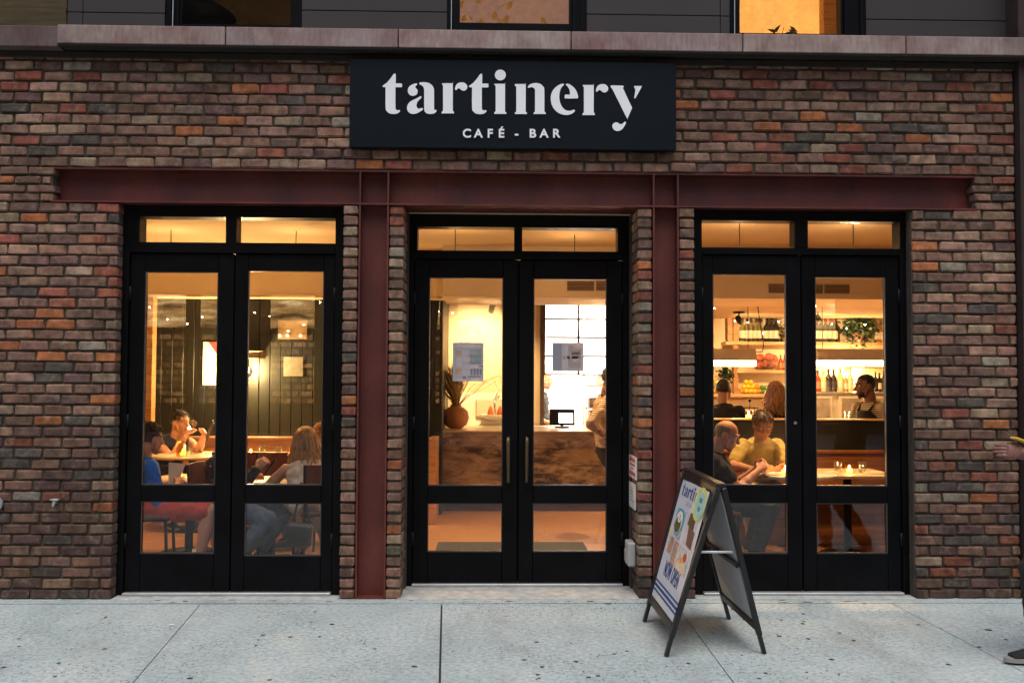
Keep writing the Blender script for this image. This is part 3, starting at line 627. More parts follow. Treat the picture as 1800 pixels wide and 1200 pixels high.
# ================================================================== DOORS
def rect(px0, px1, py0, py1, Y):
    a, b = at(px0, (py0 + py1) / 2, Y), at(px1, (py0 + py1) / 2, Y); c, d = at((px0 + px1) / 2, py0, Y), at((px0 + px1) / 2, py1, Y)
    return a.x, b.x, d.z, c.z
BEAD = mat('glazing_bead', (0.05, 0.047, 0.045), 0.3, var=0.05, bmp=0)
BRONZE = mat('worn_bronze', (0.16, 0.11, 0.06), 0.35, metal=0.8, var=0.2)
def double_door(label, Y, outer, trans, leaves, bottom, handles):
    x0, x1, _, z1 = rect(outer[0], outer[1], outer[2], outer[3], Y); z1 = Z_BB - .003 if Y < .2 else z1; z0 = 0.012
    if Y < .2: x0, x1 = (x_lp - .002, xs[600] + .003) if outer[0] < 600 else (xs[1222] - .003, x_rp0 + .002)
    t = thing('double_door', label, 'door', ((x0 + x1) / 2, Y, 0), group='black double doors of the cafe front')
    tr = [rect(*r, Y) for r in trans]
    zt0 = min(r[2] for r in tr); zt1 = max(r[3] for r in tr)
    lv = []
    for up, lo, edge in leaves: lv.append((rect(*up, Y + .02), rect(*lo, Y + .02), at(edge[0], 700, Y).x, at(edge[1], 700, Y).x))
    ztop = rect(*leaves[0][2], outer[2], leaves[0][3] if len(leaves[0]) > 3 else 455, Y)[2] if False else zf(bottom[1], (outer[0] + outer[1]) / 2, Y)
    lx0, lx1 = lv[0][2], lv[1][3]; xm = (lv[0][3] + lv[1][2]) / 2
    f = MB(); D0, D1 = Y - .01, Y + .13
    f.b2((x0, D0, z0), (lx0 - .004, D1, z1), .003).b2((lx1 + .004, D0, z0), (x1, D1, z1), .003)
    f.b2((lx0 - .0035, D0 + .002, zt1), (lx1 + .0035, D1 - .002, z1), .003).b2((lx0 - .0035, D0 + .002, ztop + .005), (lx1 + .0035, D1 - .002, zt0), .003)
    f.b2((lx0 - .0035, D0 + .004, zt0 + .0005), (tr[0][0], D1 - .004, zt1 - .0005)).b2((tr[1][1], D0 + .004, zt0 + .0005), (lx1 + .0035, D1 - .004, zt1 - .0005)).b2((tr[0][1], D0 + .004, zt0 + .0005), (tr[1][0], D1 - .004, zt1 - .0005), .003)
    f.build('frame', BLACK, t)
    for r in tr: MB().b2((r[0] + .001, Y + .05, zt0 + .001), (r[1] - .001, Y + .058, zt1 - .001)).build('transom_pane', PANE, t)
    zb = zf(bottom[0], (outer[0] + outer[1]) / 2, Y)
    st = MB().b2((xm - .02, Y + .07, zb), (xm + .02, Y + .08, ztop)).b2((lx0 - .012, Y + .07, zb), (lx0 + .02, Y + .08, ztop + .0)).b2((lx1 - .02, Y + .07, zb), (lx1 + .012, Y + .08, ztop)).b2((lx0 + .021, Y + .07, ztop - .02), (xm - .021, Y + .08, ztop + .006)).b2((xm + .021, Y + .07, ztop - .02), (lx1 - .021, Y + .08, ztop + .006)).b2((lx0, Y + .07, .0305), (lx1, Y + .08, zb - .0005))
    st.build('door_stop', BLACK, t)
    for i, (u, l, xa, xb) in enumerate(lv):
        d0, d1 = Y + .012, Y + .068
        m = MB(); ux0, ux1 = (u[0] + l[0]) / 2, (u[1] + l[1]) / 2
        m.b2((xa, d0, zb), (ux0, d1, ztop), .004).b2((ux1, d0, zb), (xb, d1, ztop), .004)
        for za, zc in ((zb, l[2]), (l[3], u[2]), (u[3], ztop)): m.b2((ux0 + .0004, d0 + .0015, za), (ux1 - .0004, d1 - .0015, zc), .004)
        dr = m.build('door', BLACK, t)
        for q in (u, l):
            MB().b2((ux0 + .001, Y + .036, q[2] + .001), (ux1 - .001, Y + .043, q[3] - .001)).build('pane', PANE, dr)
            b = MB(); w = .006
            b.b2((ux0 + .0005, d0 + .006, q[2] + .0005), (ux1 - .0005, Y + .035, q[2] + w)).b2((ux0 + .0005, d0 + .006, q[3] - w), (ux1 - .0005, Y + .035, q[3] - .0005)).b2((ux0 + .0005, d0 + .006, q[2] + w), (ux0 + w, Y + .035, q[3] - w)).b2((ux1 - w, d0 + .006, q[2] + w), (ux1 - .0005, Y + .035, q[3] - w))
            b.build('glazing_bead', BEAD, dr)
        hx = (xa, xb)[i == 1]
        for k in (.15, .5, .88):
            hx = xa + .002 if i == 0 else xb - .002
            MB().tube([(hx, d0 - .006, zb + (ztop - zb) * k - .05), (hx, d0 - .006, zb + (ztop - zb) * k + .05)], .009, 8).build('hinge', BLACKM, dr)
        if outer[0] > 1200 and i == 0:
            k = at(1398, 743, Y + .01); MB().tube([(k.x, d0 + .004, k.z), (k.x, d0 - .006, k.z)], .011, 14).build('lock', STEELM, dr)
        if handles:
            hp = at(handles[i][0], handles[i][1], Y - .05); hz1, hz0 = at(handles[i][0], handles[i][1], Y - .05).z, at(handles[i][0], handles[i][2], Y - .05).z
            MB().tube([(hp.x, d0, hz0 + .03), (hp.x, Y - .045, hz0 + .03), (hp.x, Y - .052, hz0 + .045), (hp.x, Y - .052, hz1 - .045), (hp.x, Y - .045, hz1 - .03), (hp.x, d0, hz1 - .03)], .012, 10).build('handle', BRONZE, dr)
    # stone sill and metal threshold under the doors
    s = thing('door_sill', label.split(' with')[0].replace('pair of black glazed doors', 'pale concrete sill under the pair of doors'), 'sill', ((x0 + x1) / 2, Y, 0), group='concrete sills under the doors')
    MB().b2((x0 + .003, -.02, -.01), (x1 - .003, Y + .12, .0105), .003).build('step', mat('sill_concrete', (.40, .40, .37), .8, var=.25, scale=14, bmp=.4), s)
    MB().b2((lx0, Y - .035, .0108), (lx1, Y + .10, .030), .003).build('threshold', mat('dull_aluminium', (.42, .44, .44), .4, metal=.6, var=.1), s)
    return t
double_door('left pair of black glazed doors with diners by the window behind', .10, (207, 600, 368, 1043), [(246, 397, 385, 426), (416, 590, 383, 424)],
    [((252, 381, 478, 852), (248, 377, 881, 972), (224, 407)), ((434, 567, 476, 852), (430, 565, 884, 976), (409, 586))], (1040, 446), None)
double_door('middle pair of black glazed doors with long pull handles, set deep', .38, (709, 1110, 376, 1038), [(734, 904, 399, 440), (918, 1086, 401, 442)],
    [((753, 884, 488, 853), (752, 882, 884, 969), (727, 910)), ((937, 1067, 490, 853), (937, 1065, 884, 969), (912, 1094))], (1035, 457), [(894, 763, 854), (926, 763, 854)])
double_door('right pair of black glazed doors with the lit bar behind', .10, (1223, 1603, 374, 1041), [(1233, 1397, 388, 433), (1420, 1581, 392, 437)],
    [((1255, 1383, 482, 852), (1252, 1384, 883, 972), (1235, 1410)), ((1433, 1557, 487, 854), (1436, 1561, 884, 972), (1412, 1583))], (1038, 449), None)
# ================================================================== A-BOARD
FL, FR_ = Vector((0.992, -0.60, 0)), Vector((0.992, -1.335, 0)); BL, BR = Vector((1.55, -.535, 0)), Vector((1.557, -1.285, 0))
HL, HR = Vector((1.262, -0.565, 0.945)), Vector((1.292, -1.31, 0.93))
ab = thing('sandwich_board', 'black framed A-board with a white poster standing on the pavement', 'A-board', (1.27, -.95, 0))
ABM = mat('black_frame', (0.010, 0.010, 0.012), 0.4, var=.2)
def abframe(name, A, B, C, D, face):            # A, B feet; C, D hinge ends
    u = (B - A).normalized(); v = (C - A).normalized(); n = u.cross(v).normalized() * face
    f = MB(); w = .045; th = .028
    f.bar(A + v * .11, C, w, th, n, .003); f.bar(B + v * .11, D, w, th, n, .003)
    W = (B - A).length
    a, b = A + v * .155, B + v * .155; f.bar(a + u * .0235, b - u * .0235, w, th - .002, n, .003)
    a, b = C - v * .022, D - v * .022; f.bar(a + u * .0235, b - u * .0235, w, th - .002, n, .003)
    o = f.build(name, ABM, ab)
    for q in (A, B): MB().bar(q + v * .001, q + v * .13, .034, .022, n, .003).build('leg', ABM, o)
    return u, v, n, o
u1, v1, n1, of = abframe('front_frame', FL, FR_, HL, HR, -1)
if n1.x > 0: n1 = -n1
u2, v2, n2, ob = abframe('back_frame', BL, BR, HL + Vector((.03, 0, 0)), HR + Vector((.03, 0, 0)), 1)
if n2.x < 0: n2 = -n2
MB().bar(HL + Vector((.015, .01, .012)), HR + Vector((.015, -.01, .012)), .055, .03, ch=.004).build('hinge_cap', ABM, ab)
W1 = (FR_ - FL).length; H1 = (HL - FL).length
def fp(a, b, off=0.0): return FL + u1 * (W1 * a) + v1 * (H1 * b) + n1 * off
def panel(o, P, th):     # board through four corners
    a, b, c, d = P; n = (b - a).cross(d - a).normalized() * th
    o.add([a, b, c, d, a - n, b - n, c - n, d - n], [(0, 1, 2, 3), (7, 6, 5, 4), (0, 4, 5, 1), (1, 5, 6, 2), (2, 6, 7, 3), (3, 7, 4, 0)])
    return o
POST = mat('poster_white', (0.66, 0.64, 0.67), 0.35, var=.02, spec=.5)
po = panel(MB(), [fp(.03, .185, .004), fp(.97, .185, .004), fp(.97, .955, .004), fp(.03, .955, .004)], .006).build('poster', POST, of)
GB = mat('grey_backing', (0.50, 0.50, 0.52), 0.7, var=.06)
bp = lambda a, b, off=0.0: BL + u2 * ((BR - BL).length * a) + v2 * ((HL - BL).length * b) + n2 * off
panel(MB(), [bp(.03, .19, -.004), bp(.97, .19, -.004), bp(.97, .95, -.004), bp(.03, .95, -.004)], .006).build('backing_board', GB, ob)
MB().bar(bp(.03, .52, -.016), bp(.97, .52, -.016), .03, .016, n2, .002).build('cross_bar', ABM, ob)
pa, pb = fp(1.0, .60) + Vector((.02, .03, 0)), bp(1.0, .60) + Vector((-.02, .03, 0))
MB().bar(pa, (pa.x + (pb.x - pa.x), pa.y, pa.z), .018, .012, ch=.002).build('spreader', mat('bare_aluminium', (.55, .58, .62), .35, metal=.5, var=.05), ab)
# print on the poster: su along the panel (0 = far edge), sv up the panel
NAVY = mat('print_navy', (0.02, 0.055, 0.19), .45, var=.02); 
def flat(poly, m, name, off=.0046, th=.0012):
    o = FL + n1 * off; ex, ey = u1, v1
    if ex.cross(ey).dot(n1) < 0: pass
    mb = MB(); pts = [o + u1 * (W1 * a) + v1 * (H1 * b) for a, b in poly]; n = len(pts); s_ = 1 if sum(poly[i][0] * poly[(i + 1) % n][1] - poly[(i + 1) % n][0] * poly[i][1] for i in range(n)) > 0 else -1
    if s_ < 0: pts = pts[::-1]; poly = poly[::-1]
    fs = [tuple(t) for t in tri2d(poly)] + [(n + i, n + (i + 1) % n, (i + 1) % n, i) for i in range(n)]
    if u1.cross(v1).dot(n1) < 0: fs = [f[::-1] for f in fs]
    mb.add([p + n1 * th for p in pts] + pts, fs)
    return mb.build(name, m, po)
def ell(cx, cy, rx, ry, n=22): return [(cx + rx * math.cos(6.2832 * k / n), cy + ry * math.sin(6.2832 * k / n)) for k in range(n)]
for b, h in ((.292, .011), (.263, .016), (.234, .011)): flat([(.03, b - h / 2), (.97, b - h / 2), (.97, b + h / 2), (.03, b + h / 2)], NAVY, 'stripe')
me = text_mesh('NOW OPEN', .135, .0012, .0006, .52, space=1.12); place_text('lettering', me, NAVY, po, fp(.52, .352, .006), u1, v1)
# the name, thin and condensed, cut off by the round sticker
gx0, gx1, gy0, gy1 = 673, 1130, 201, 131
for nm, outl in GLY[:6]:
    for k, g in enumerate(outl):
        flat([(.12 + (x - gx0) / (gx1 - gx0) * .95, .858 + (gy0 - y) / (gy0 - gy1) * .075) for x, y in glyph_pts(g)], NAVY, 'letter', th=.0008)
me = text_mesh('CAFÉ - BAR', .036, .0, .0004, .9); place_text('lettering', me, mat('print_pale_grey', (.42, .42, .45), .5), po, fp(.46, .815, .0055), u1, v1)
def food(name, cols, scale, kind='Voronoi'):
    m, n, l, b = _new(name); pos = n.new('ShaderNodeNewGeometry').outputs['Position']
    t = tex(n, l, 'Noise', scale=scale, detail=5, vec=pos, rough=.7); t.inputs['Distortion'].default_value = 1.2
    l.new(ramp(n, l, t.outputs['Fac'], [(0.28 + .44 * i / (len(cols) - 1), c) for i, c in enumerate(cols)]), b.inputs['Base Color']); b.inputs['Roughness'].default_value = .4; return m
def flatm(poly, *a, **k): return flat([(x, (.60 + (y - .50) * .95) if y >= .4985 else (.44 + (y - .365) * 1.17)) for x, y in poly], *a, **k)
flatm([(.13, .50), (.47, .50), (.47, .69), (.13, .69)], mat('print_pale', (.50, .48, .49), .4, var=.5, scale=14), 'photo_print', th=.0004)
flatm([(.15, .56), (.24, .515), (.36, .515), (.46, .58), (.45, .66), (.36, .69), (.22, .69), (.15, .66)], mat('print_teal', (.07, .36, .46), .4, var=.3, scale=30), 'plate_print', off=.0051)
flatm(ell(.29, .60, .125, .075), mat('print_bowl_rim', (.75, .74, .68), .4), 'bowl_print', off=.0056)
flatm(ell(.285, .585, .105, .055), food('print_salad', [(.02, .03, .01), (.07, .09, .015), (.25, .14, .05), (.4, .33, .2)], 70), 'salad_print', off=.0061)
flatm(ell(.30, .632, .062, .034), mat('print_egg', (.8, .76, .66), .4), 'egg_print', off=.0066); flatm(ell(.31, .635, .02, .021, 12), mat('print_yolk', (.8, .3, .02), .4), 'yolk_print', off=.0071)
flatm([(.55, .50), (.93, .50), (.93, .70), (.55, .70)], mat('print_lilac', (.52, .49, .53), .4, var=.35, scale=10), 'photo_print', th=.0004)
flatm([(.60, .625), (.82, .61), (.82, .72), (.62, .70)], mat('print_black', (.012, .01, .012), .4), 'cup_print', off=.0051)
flatm([(.72, .51), (.90, .50), (.90, .605), (.66, .625)], mat('print_plum', (.09, .028, .04), .4, var=.4, scale=40), 'cake_print', off=.0052)
flatm([(.13, .405), (.33, .405), (.33, .49), (.13, .49)], mat('print_pale', (.50, .48, .49), .4, var=.5, scale=14), 'photo_print', th=.0004)
flatm(ell(.22, .44, .085, .032), food('print_pizza', [(.45, .05, .03), (.55, .2, .1), (.6, .4, .25), (.4, .06, .03)], 90), 'pizza_print', off=.0051)
flatm([(.16, .478), (.32, .458), (.30, .492), (.2, .496)], food('print_toast', [(.5, .12, .05), (.45, .2, .1), (.65, .5, .4)], 80), 'toast_print', off=.0053)
flatm([(.35, .365), (.50, .365), (.50, .49), (.35, .49)], food('print_bacon', [(.1, .03, .02), (.25, .07, .04), (.5, .25, .15), (.65, .55, .48), (.18, .04, .03)], 60), 'photo_print', off=.0051)
flatm([(.53, .365), (.93, .365), (.93, .49), (.53, .49)], mat('print_pale', (.50, .48, .49), .4, var=.5, scale=14), 'photo_print', th=.0004)
flatm(ell(.72, .392, .17, .03), food('print_dish', [(.5, .06, .03), (.7, .5, .2), (.75, .68, .55), (.6, .25, .1), (.45, .05, .03)], 80), 'dish_print', off=.0051)
flatm(ell(.80, .45, .06, .022), mat('print_red', (.5, .06, .04), .4, var=.3), 'tomato_print', off=.0052); flatm(ell(.70, .425, .05, .016), mat('print_yolk', (.8, .3, .02), .4), 'yolk_print', off=.0055)
for a, b in ((.07, .53), (.1, .50)): flatm(ell(a, b, .035, .016, 12), mat('print_butter', (.78, .62, .28), .4), 'sticker_print', off=.0051)
flat(ell(.82, .865, .185, .100, 30), mat('print_lime', (.55, .58, .13), .45), 'sticker', off=.0065, th=.001); flat(ell(.835, .86, .15, .078, 30), mat('print_aqua', (.25, .52, .52), .45, var=.12), 'sticker', off=.0076, th=.0006)
me = text_mesh('• ••\n• •', .05, .009, .0005, .8); place_text('lettering', me, mat('print_teal_dark', (.01, .15, .25), .5), po, fp(.84, .872, .009), u1, v1)

# ================================================================== THE ROOM BEHIND
IX0, IX1 = -4.5, 6.4; ZC = 2.92
FLOORM = wood('wood_floor', (0.30, 0.16, 0.07), .38, stretch=(1.2, 14, 1), var=.25)
fl = struct(MB().b2((IX0, .31, -.1), (IX1, 7.6, -.008)).build('floor', mat('floor_bed', (.05, .03, .02))))
for i in range(38):
    y = .34 + i * .19
    if y > 7.3: break
    cuts = sorted([IX0, IX1] + [IX0 + random.uniform(.3, .9) + 2.25 * k for k in range(4)])
    for a, b in zip(cuts, cuts[1:]): MB().b2((a + .0015, y + .0015, -.0075), (b - .0015, y + .1885, 0.0)).build('plank', FLOORM, fl)
struct(MB().b2((IX0, .31, ZC), (IX1, 7.6, ZC + .1)).build('ceiling', CEIL))
inner = MB().b2((XL, .302, Z_BB), (x_re, .36, ZC))
struct(inner.build('front_wall_lining', PLASTER))
struct(MB().b2((IX0 - .1, .3, 0), (IX0, 7.7, ZC)).build('side_wall', PLASTER)); struct(MB().b2((IX1, .3, 0), (IX1 + .1, 7.7, ZC)).build('side_wall', PLASTER))
for a, b in ((XL, x_lp - .02), (xs[600] + .012, xs[708] - .012), (xs[1121] + .012, xs[1222] - .012), (x_rp0 + .02, x_re)):
    if b - a > .5: struct(MB().b2((a, .302, 0), (b, .36, Z_BB)).build('pier_lining', PLASTER))
# left room: back wall of dark planks, soffit over it
YL = 4.0; xwl0, xwl1 = IX0, xf(777, 700, YL); zsl = zf(521, 500, YL - .4)
PLK = mat('dark_green_plank', (0.011, 0.0105, 0.0065), .45, var=.25, scale=3, stretch=(6, 6, .6), bmp=.1, spec=.4)
pw = struct(MB().b2((xwl0, YL + .025, 0), (xwl1 - .001, YL + .12, ZC)).build('plank_wall', mat('plank_gap', (.006, .006, .005), .9)))
pit = (xf(510, 650, YL) - xf(491, 650, YL)); x = xwl1
while x > xwl0:
    MB().b2((max(x - pit + .003, xwl0), YL, .0), (x - .003, YL + .03, zsl), .003).build('plank', PLK, pw); x -= pit
struct(MB().b2((xwl1 - .12, YL + .121, 0), (xwl1, 5.6, ZC)).build('partition_wall', PLK))
struct(MB().b2((IX0, YL - .4, zsl), (xwl1 + .03, YL, ZC)).build('soffit', PLASTER))
tag(MB().b2((IX0, YL - .415, zsl - .012), (xwl1 + .03, YL - .4, zsl + .012), .002).build('soffit_trim', PALE), 'thin pale trim along the soffit over the dark plank wall', 'trim', kind='structure')
p0, p1 = xf(262, 600, 3.7), xf(273, 600, 3.7); tag(MB().b2((p0, 3.62, 0), (p1, 3.74, zsl), .004).build('timber_post', OAK), 'pale timber post at the far left of the dining room', 'post')
# bench along the plank wall
def bench(label, xa, xb, yb, zb, m, yd=.5):
    t = thing('bench', label, 'bench', ((xa + xb) / 2, yb, 0))
    MB().b2((xa, yb - .05, .42), (xb, yb - .01, zb - .03), .004).b2((xa, yb - .07, zb - .03), (xb, yb - .005, zb), .005).build('backrest', m, t)
    MB().b2((xa, yb - .06, zb - .2), (xb, yb - .052, zb - .19), .001).build('groove', WALNUT, t)
    MB().b2((xa, yb - yd, .40), (xb, yb - .051, .46), .01).build('seat', m, t)
    MB().b2((xa, yb - yd + .05, 0), (xb, yb - .06, .399)).build('base', m, t); return t
zb = zf(767, 500, YL - .05)
bench('long orange oak bench against the dark plank wall', IX0 + .01, xf(766, 800, YL - .1), YL, zb, OAK)
# wall lamp, posters and painted reflections on the plank wall
p = at(431, 654, YL - .08); t = thing('wall_lamp', 'glowing globe wall lamp on the dark plank wall', 'wall lamp', p)
MB().tube([(p.x, YL, p.z), (p.x, YL - .03, p.z)], .05, 14).tube([(p.x, YL - .03, p.z), (p.x, YL - .06, p.z + .02)], .01).build('bracket', BLACKM, t)
MB().ball((p.x, YL - .12, p.z + .02), .055, 14, 9).build('globe', emit('globe_glow', (1, .72, .36), 40), t)
lamp('lamp_light', 'POINT', (p.x, YL - .19, p.z + .02), 45, (1.0, .68, .28), .06, parent=t)
def picture(label, px0, px1, py0, py1, Y, m, cat='poster', frame=None, name='wall_poster'):
    x0, x1, z0, z1 = rect(px0, px1, py0, py1, Y); t = thing(name, label, cat, ((x0 + x1) / 2, Y, z0))
    MB().b2((x0, Y - .012, z0), (x1, Y - .002, z1), .001).build('print', m, t)
    return t, x0, x1, z0, z1
t, x0, x1, z0, z1 = picture('tall white poster with a red top on the plank wall', 357, 384, 601, 677, YL, mat('poster_cream', (.75, .7, .6), .6, var=.05))
MB().add([(x0 + .06, YL - .0125, z1), (x1, YL - .0125, z1), (x1, YL - .0125, z1 - .16)], [(0, 2, 1)]).build('red_corner', mat('poster_red', (.55, .04, .03), .5), t)
t, x0, x1, z0, z1 = picture('wide poster with a pink and orange oval on the plank wall', 429, 468, 604, 630, YL, mat('poster_ochre', (.4, .24, .09), .6))
MB().lathe([(.001, 0), (.1, .0), (.1, .002)], (0, 0, 0), 20).build('oval', mat('poster_pink', (.7, .18, .10), .5), t, local=True); o = bpy.data.objects[[c.name for c in t.children][-1]]; o.rotation_euler = (R(90), 0, 0); o.location = (-.03, -.013, (z1 - z0) / 2); o.scale = (1, .6, 1)
t, x0, x1, z0, z1 = picture('small pale square on the plank wall standing for a reflection', 499, 533, 627, 661, YL, mat('reflection_pale', (.16, .14, .10), .7, var=.25, scale=16))  # pale square painted on the wall in place of a reflection in the glass
t, x0, x1, z0, z1 = picture('panel high on the plank wall standing for a reflection with bulbs', 489, 540, 563, 596, YL, mat('reflection_tan', (.22, .14, .06), .6, var=.4, scale=6), 'reflection', name='reflection_panel')  # reflection of the shop opposite, painted as a panel on the wall
for a in (492, 505, 528): 
    q = at(a, 590, YL - .02); MB().ball((q.x, YL - .018, q.z), .012, 8, 5).build('bulb', emit('reflected_bulb', (1, .7, .4), 12), t)  # glowing dots stand for reflected bulbs; no lamps hang here
def tumbler(x, y, z, label, r=.036, h=.10, grp='drinking glasses on the tables'):
    t = thing('drinking_glass', label, 'glass', (x, y, z), group=grp)
    MB().lathe([(r * .85, 0), (r, h), (r * .93, h), (r * .8, .008)], (x, y, z), 14).build('glass', TUMBLER, t); 
    MB().lathe([(r * .78, .009), (r * .88, h * .55)], (x, y, z), 12).build('water', TUMBLER, t); return t
def candle(x, y, z, label, watt=.5):
    t = thing('candle', label, 'candle', (x, y, z), group='lit candles in glass holders')
    MB().lathe([(.032, 0), (.036, .07), (.033, .07), (.03, .006)], (x, y, z), 14).build('holder', glass('amber_glass', tint=(1, .8, .5), gain=1.5), t)
    MB().lathe([(.028, .007), (.028, .035)], (x, y, z), 12).build('wax', emit('lit_wax', (1, .55, .2), 5), t)
    MB().lathe([(.002, .036), (.008, .046), (.006, .058), (.001, .07)], (x, y, z), 8).build('flame', emit('flame', (1, .6, .22), 60), t)
    lamp('candle_light', 'POINT', (x, y, z + .09), watt, (1, .5, .16), .02, parent=t); return t
def round_table(label, x, y, r, z=.75, m=None, square=None):
    t = thing('table', label, 'table', (x, y, 0), group='pedestal tables')
    if square: MB().b2((x - square[0], y - square[1], z - .03), (x + square[0], y + square[1], z), .006).build('tabletop', m or TABLE, t)
    else: MB().lathe([(r - .006, z - .03), (r, z - .024), (r, z - .006), (r - .006, z)], (x, y, 0), 32).build('tabletop', m or TABLE, t)
    MB().tube([(x, y, .03), (x, y, z - .031)], .035, 12).build('pedestal', BLACKM, t)
    MB().lathe([(.24, 0), (.24, .012), (.05, .03)], (x, y, 0), 20).build('foot', BLACKM, t); return t
TB1 = at(338, 797, 3.0); TB1.z = zf(798, 338, 3.0); round_table('round stone table holding a tall bottle, by the person drinking', TB1.x, 3.0, .40, TB1.z)
TB2 = at(338, 838, 1.75); round_table('round stone table in front of the person in the blue T-shirt', TB2.x - .02, 1.75, .30, TB2.z)
candle(TB1.x - .03, 2.8, TB1.z, 'lit candle beside the bottle on the far round table', .6)
tumbler(TB1.x + .03, 2.78, TB1.z, 'water glass beside the candle on the far round table')
p = at(317, 795, 2.75); t = thing('water_bottle', 'tall clear glass bottle on the far round table', 'bottle', (p.x, 2.75, TB1.z))
MB().lathe([(.04, 0), (.042, .02), (.042, .17), (.018, .22), (.016, .29), (.016, .295)], (p.x, 2.75, TB1.z), 16).build('body', glass('bottle_glass', tint=(.9, .86, .72), gain=1.8), t)
MB().lathe([(.037, .006), (.039, .02), (.039, .15)], (p.x, 2.75, TB1.z), 14).build('water', glass('bottle_water', tint=(.75, .6, .38), gain=1), t)
candle(TB2.x - .1, 1.7, TB2.z, 'lit candle on the near round table behind the menu', .35)
# tables in the right-hand pane
TB3 = at(500, 797, 3.0); zt3 = zf(799, 500, 3.0)
for a, lab in ((462, 'table with a candle and glass, at the left along the oak bench'), (548, 'table with glasses at the right along the oak bench, behind the long haired person')):
    q = at(a, 798, 3.05); round_table(lab, q.x, 3.05, .3, zt3, square=(.27, .34))
for a, lab in ((441, 'lit candle at the left of the two tables along the bench'), (511, 'lit candle on the right table beside the long haired person')):
    q = at(a, 796, 2.85); candle(q.x, 2.85, zt3, lab, .6)
for a, lab in ((461, 'water glass on the left table along the oak bench'), (489, 'leftmost water glass on the right table along the oak bench')):
    q = at(a, 796, 2.85); tumbler(q.x, 2.85, zt3, lab)
NAPK = mat('linen', (.65, .58, .48), .9, var=.05)
def napkin(px, py, Y, z, lab, rot=.3):
    q = at(px, py, Y); o = MB().box((q.x, Y, z + .006), (.17, .09, .008), Matrix.Rotation(rot, 3, 'Z'), .003).box((q.x + .01, Y + .005, z + .014), (.15, .06, .008), Matrix.Rotation(rot + .1, 3, 'Z'), .003).build('napkin', NAPK); tag(o, lab, 'napkin', 'folded napkins on the tables')
napkin(462, 803, 2.75, zt3, 'folded napkin at the front edge of the left bench table'); napkin(500, 800, 2.78, zt3, 'folded napkin at the front edge of the right bench table', -.2)
TB4 = at(480, 848, 1.35); round_table('stone table just inside the glass, under the hand with the phone', at(478, 846, 1.4).x, 1.4, .32, zf(846, 478, 1.25))
SEATM = mat('brown_leather', (.15, .04, .018), .5, var=.2)
def make_chair():
    t = thing('dining_chair', 'x', 'chair', (0, 0, 0), group='dining chairs with brown backs')
    MB().box((0, 0, .45), (.42, .42, .035), ch=.012).build('seat', SEATM, t, local=True)
    vs = MB(); n = 7
    for k in range(n - 1):
        a0, a1 = -.21 + .42 * k / (n - 1), -.21 + .42 * (k + 1) / (n - 1); c = lambda a: -.20 - .05 * (1 - (a / .21) ** 2)
        vs.add([(a0, c(a0), .60), (a1, c(a1), .60), (a1, c(a1) - .03, .84), (a0, c(a0) - .03, .84), (a0, c(a0) - .02, .60), (a1, c(a1) - .02, .60), (a1, c(a1) - .05, .84), (a0, c(a0) - .05, .84)], [(0, 1, 2, 3), (5, 4, 7, 6), (3, 2, 6, 7), (1, 0, 4, 5)] + ([(0, 3, 7, 4)] if k == 0 else []) + ([(1, 5, 6, 2)] if k == n - 2 else []))
    vs.build('backrest', SEATM, t, local=True)
    for sx in (-1, 1):
        MB().tube([(sx * .19, .19, 0), (sx * .18, .17, .44)], .012, 8).build('leg', BLACKM, t, local=True)
        MB().tube([(sx * .20, -.22, 0), (sx * .19, -.20, .45), (sx * .205, -.245, .84)], .013, 8).build('leg', BLACKM, t, local=True)
    MB().box((0, 0, .425), (.38, .38, .018)).build('seat_frame', BLACKM, t, local=True)
    return t
ch0 = make_chair(); used = [False]
def chair(x, y, yaw, label):
    c = ch0 if not used[0] else copy_tree(ch0); used[0] = True
    c.location = (x, y, 0); c.rotation_euler = (0, 0, R(yaw)); c['label'] = label; return c
chair(at(440, 830, 2.45).x - .08, 2.45, 0, 'brown leather chair seen from behind at the left bench table')
chair(at(500, 830, 2.45).x, 2.45, 0, 'brown leather chair seen from behind at the right bench table')

# ------------------------------------------------------------------ middle: counter, sink wall, kitchen opening
YK = 5.6; xk0, xk1 = xwl1, 3.0
xo0, xo1 = xf(955, 600, YK), xf(1120, 600, YK); zo0 = .9; zo1 = zf(529, 1000, YK)
bw = MB().b2((xk0, YK, 0), (xo0, YK + .1, ZC)).b2((xo0, YK, zo1), (xo1, YK + .1, ZC)).b2((xo1, YK, 0), (2.0, YK + .1, ZC)).b2((xo0, YK, 0), (xo1, YK + .1, zo0))
struct(bw.build('back_wall', PLASTER))
SPL = mat('white_splashback', (.80, .74, .64), .35, var=.03)
x0, x1, z0, z1 = rect(806, 905, 690, 753, YK); tag(MB().b2((x0, YK - .012, z0 - .02), (x1, YK - .001, z1), .002).build('splashback', SPL), 'white splashback panel on the wall behind the marble counter', 'splashback')
ycf = 4.3; zct = zf(757, 900, ycf); cx0, cx1 = xf(776.5, 820, ycf), xf(1105, 820, ycf)
t = thing('service_counter', 'service counter with a brown veined marble front', 'counter', ((cx0 + cx1) / 2, ycf, 0))
MB().b2((cx0, ycf, .10), (cx1, ycf + .03, zct - .022), .003).build('front_panel', marble_mat(), t)
MB().b2((cx0 - .01, ycf - .012, zct - .021), (cx1 + .01, YK - .03, zct), .004).build('worktop', mat('pale_marble', (.62, .52, .40), .3, var=.12), t)
MB().b2((cx0 + .02, ycf + .05, 0), (cx1 - .02, ycf + .6, .099)).b2((cx0 + .01, ycf + .031, .1), (cx1 - .01, YK - .05, zct - .022)).build('carcass', mat('counter_dark', (.02, .015, .012), .7), t)
MB().b2((cx0, ycf + .045, 0.0), (cx1, ycf + .0495, .095)).build('kickboard', WALNUT, t)
yv = 5.35
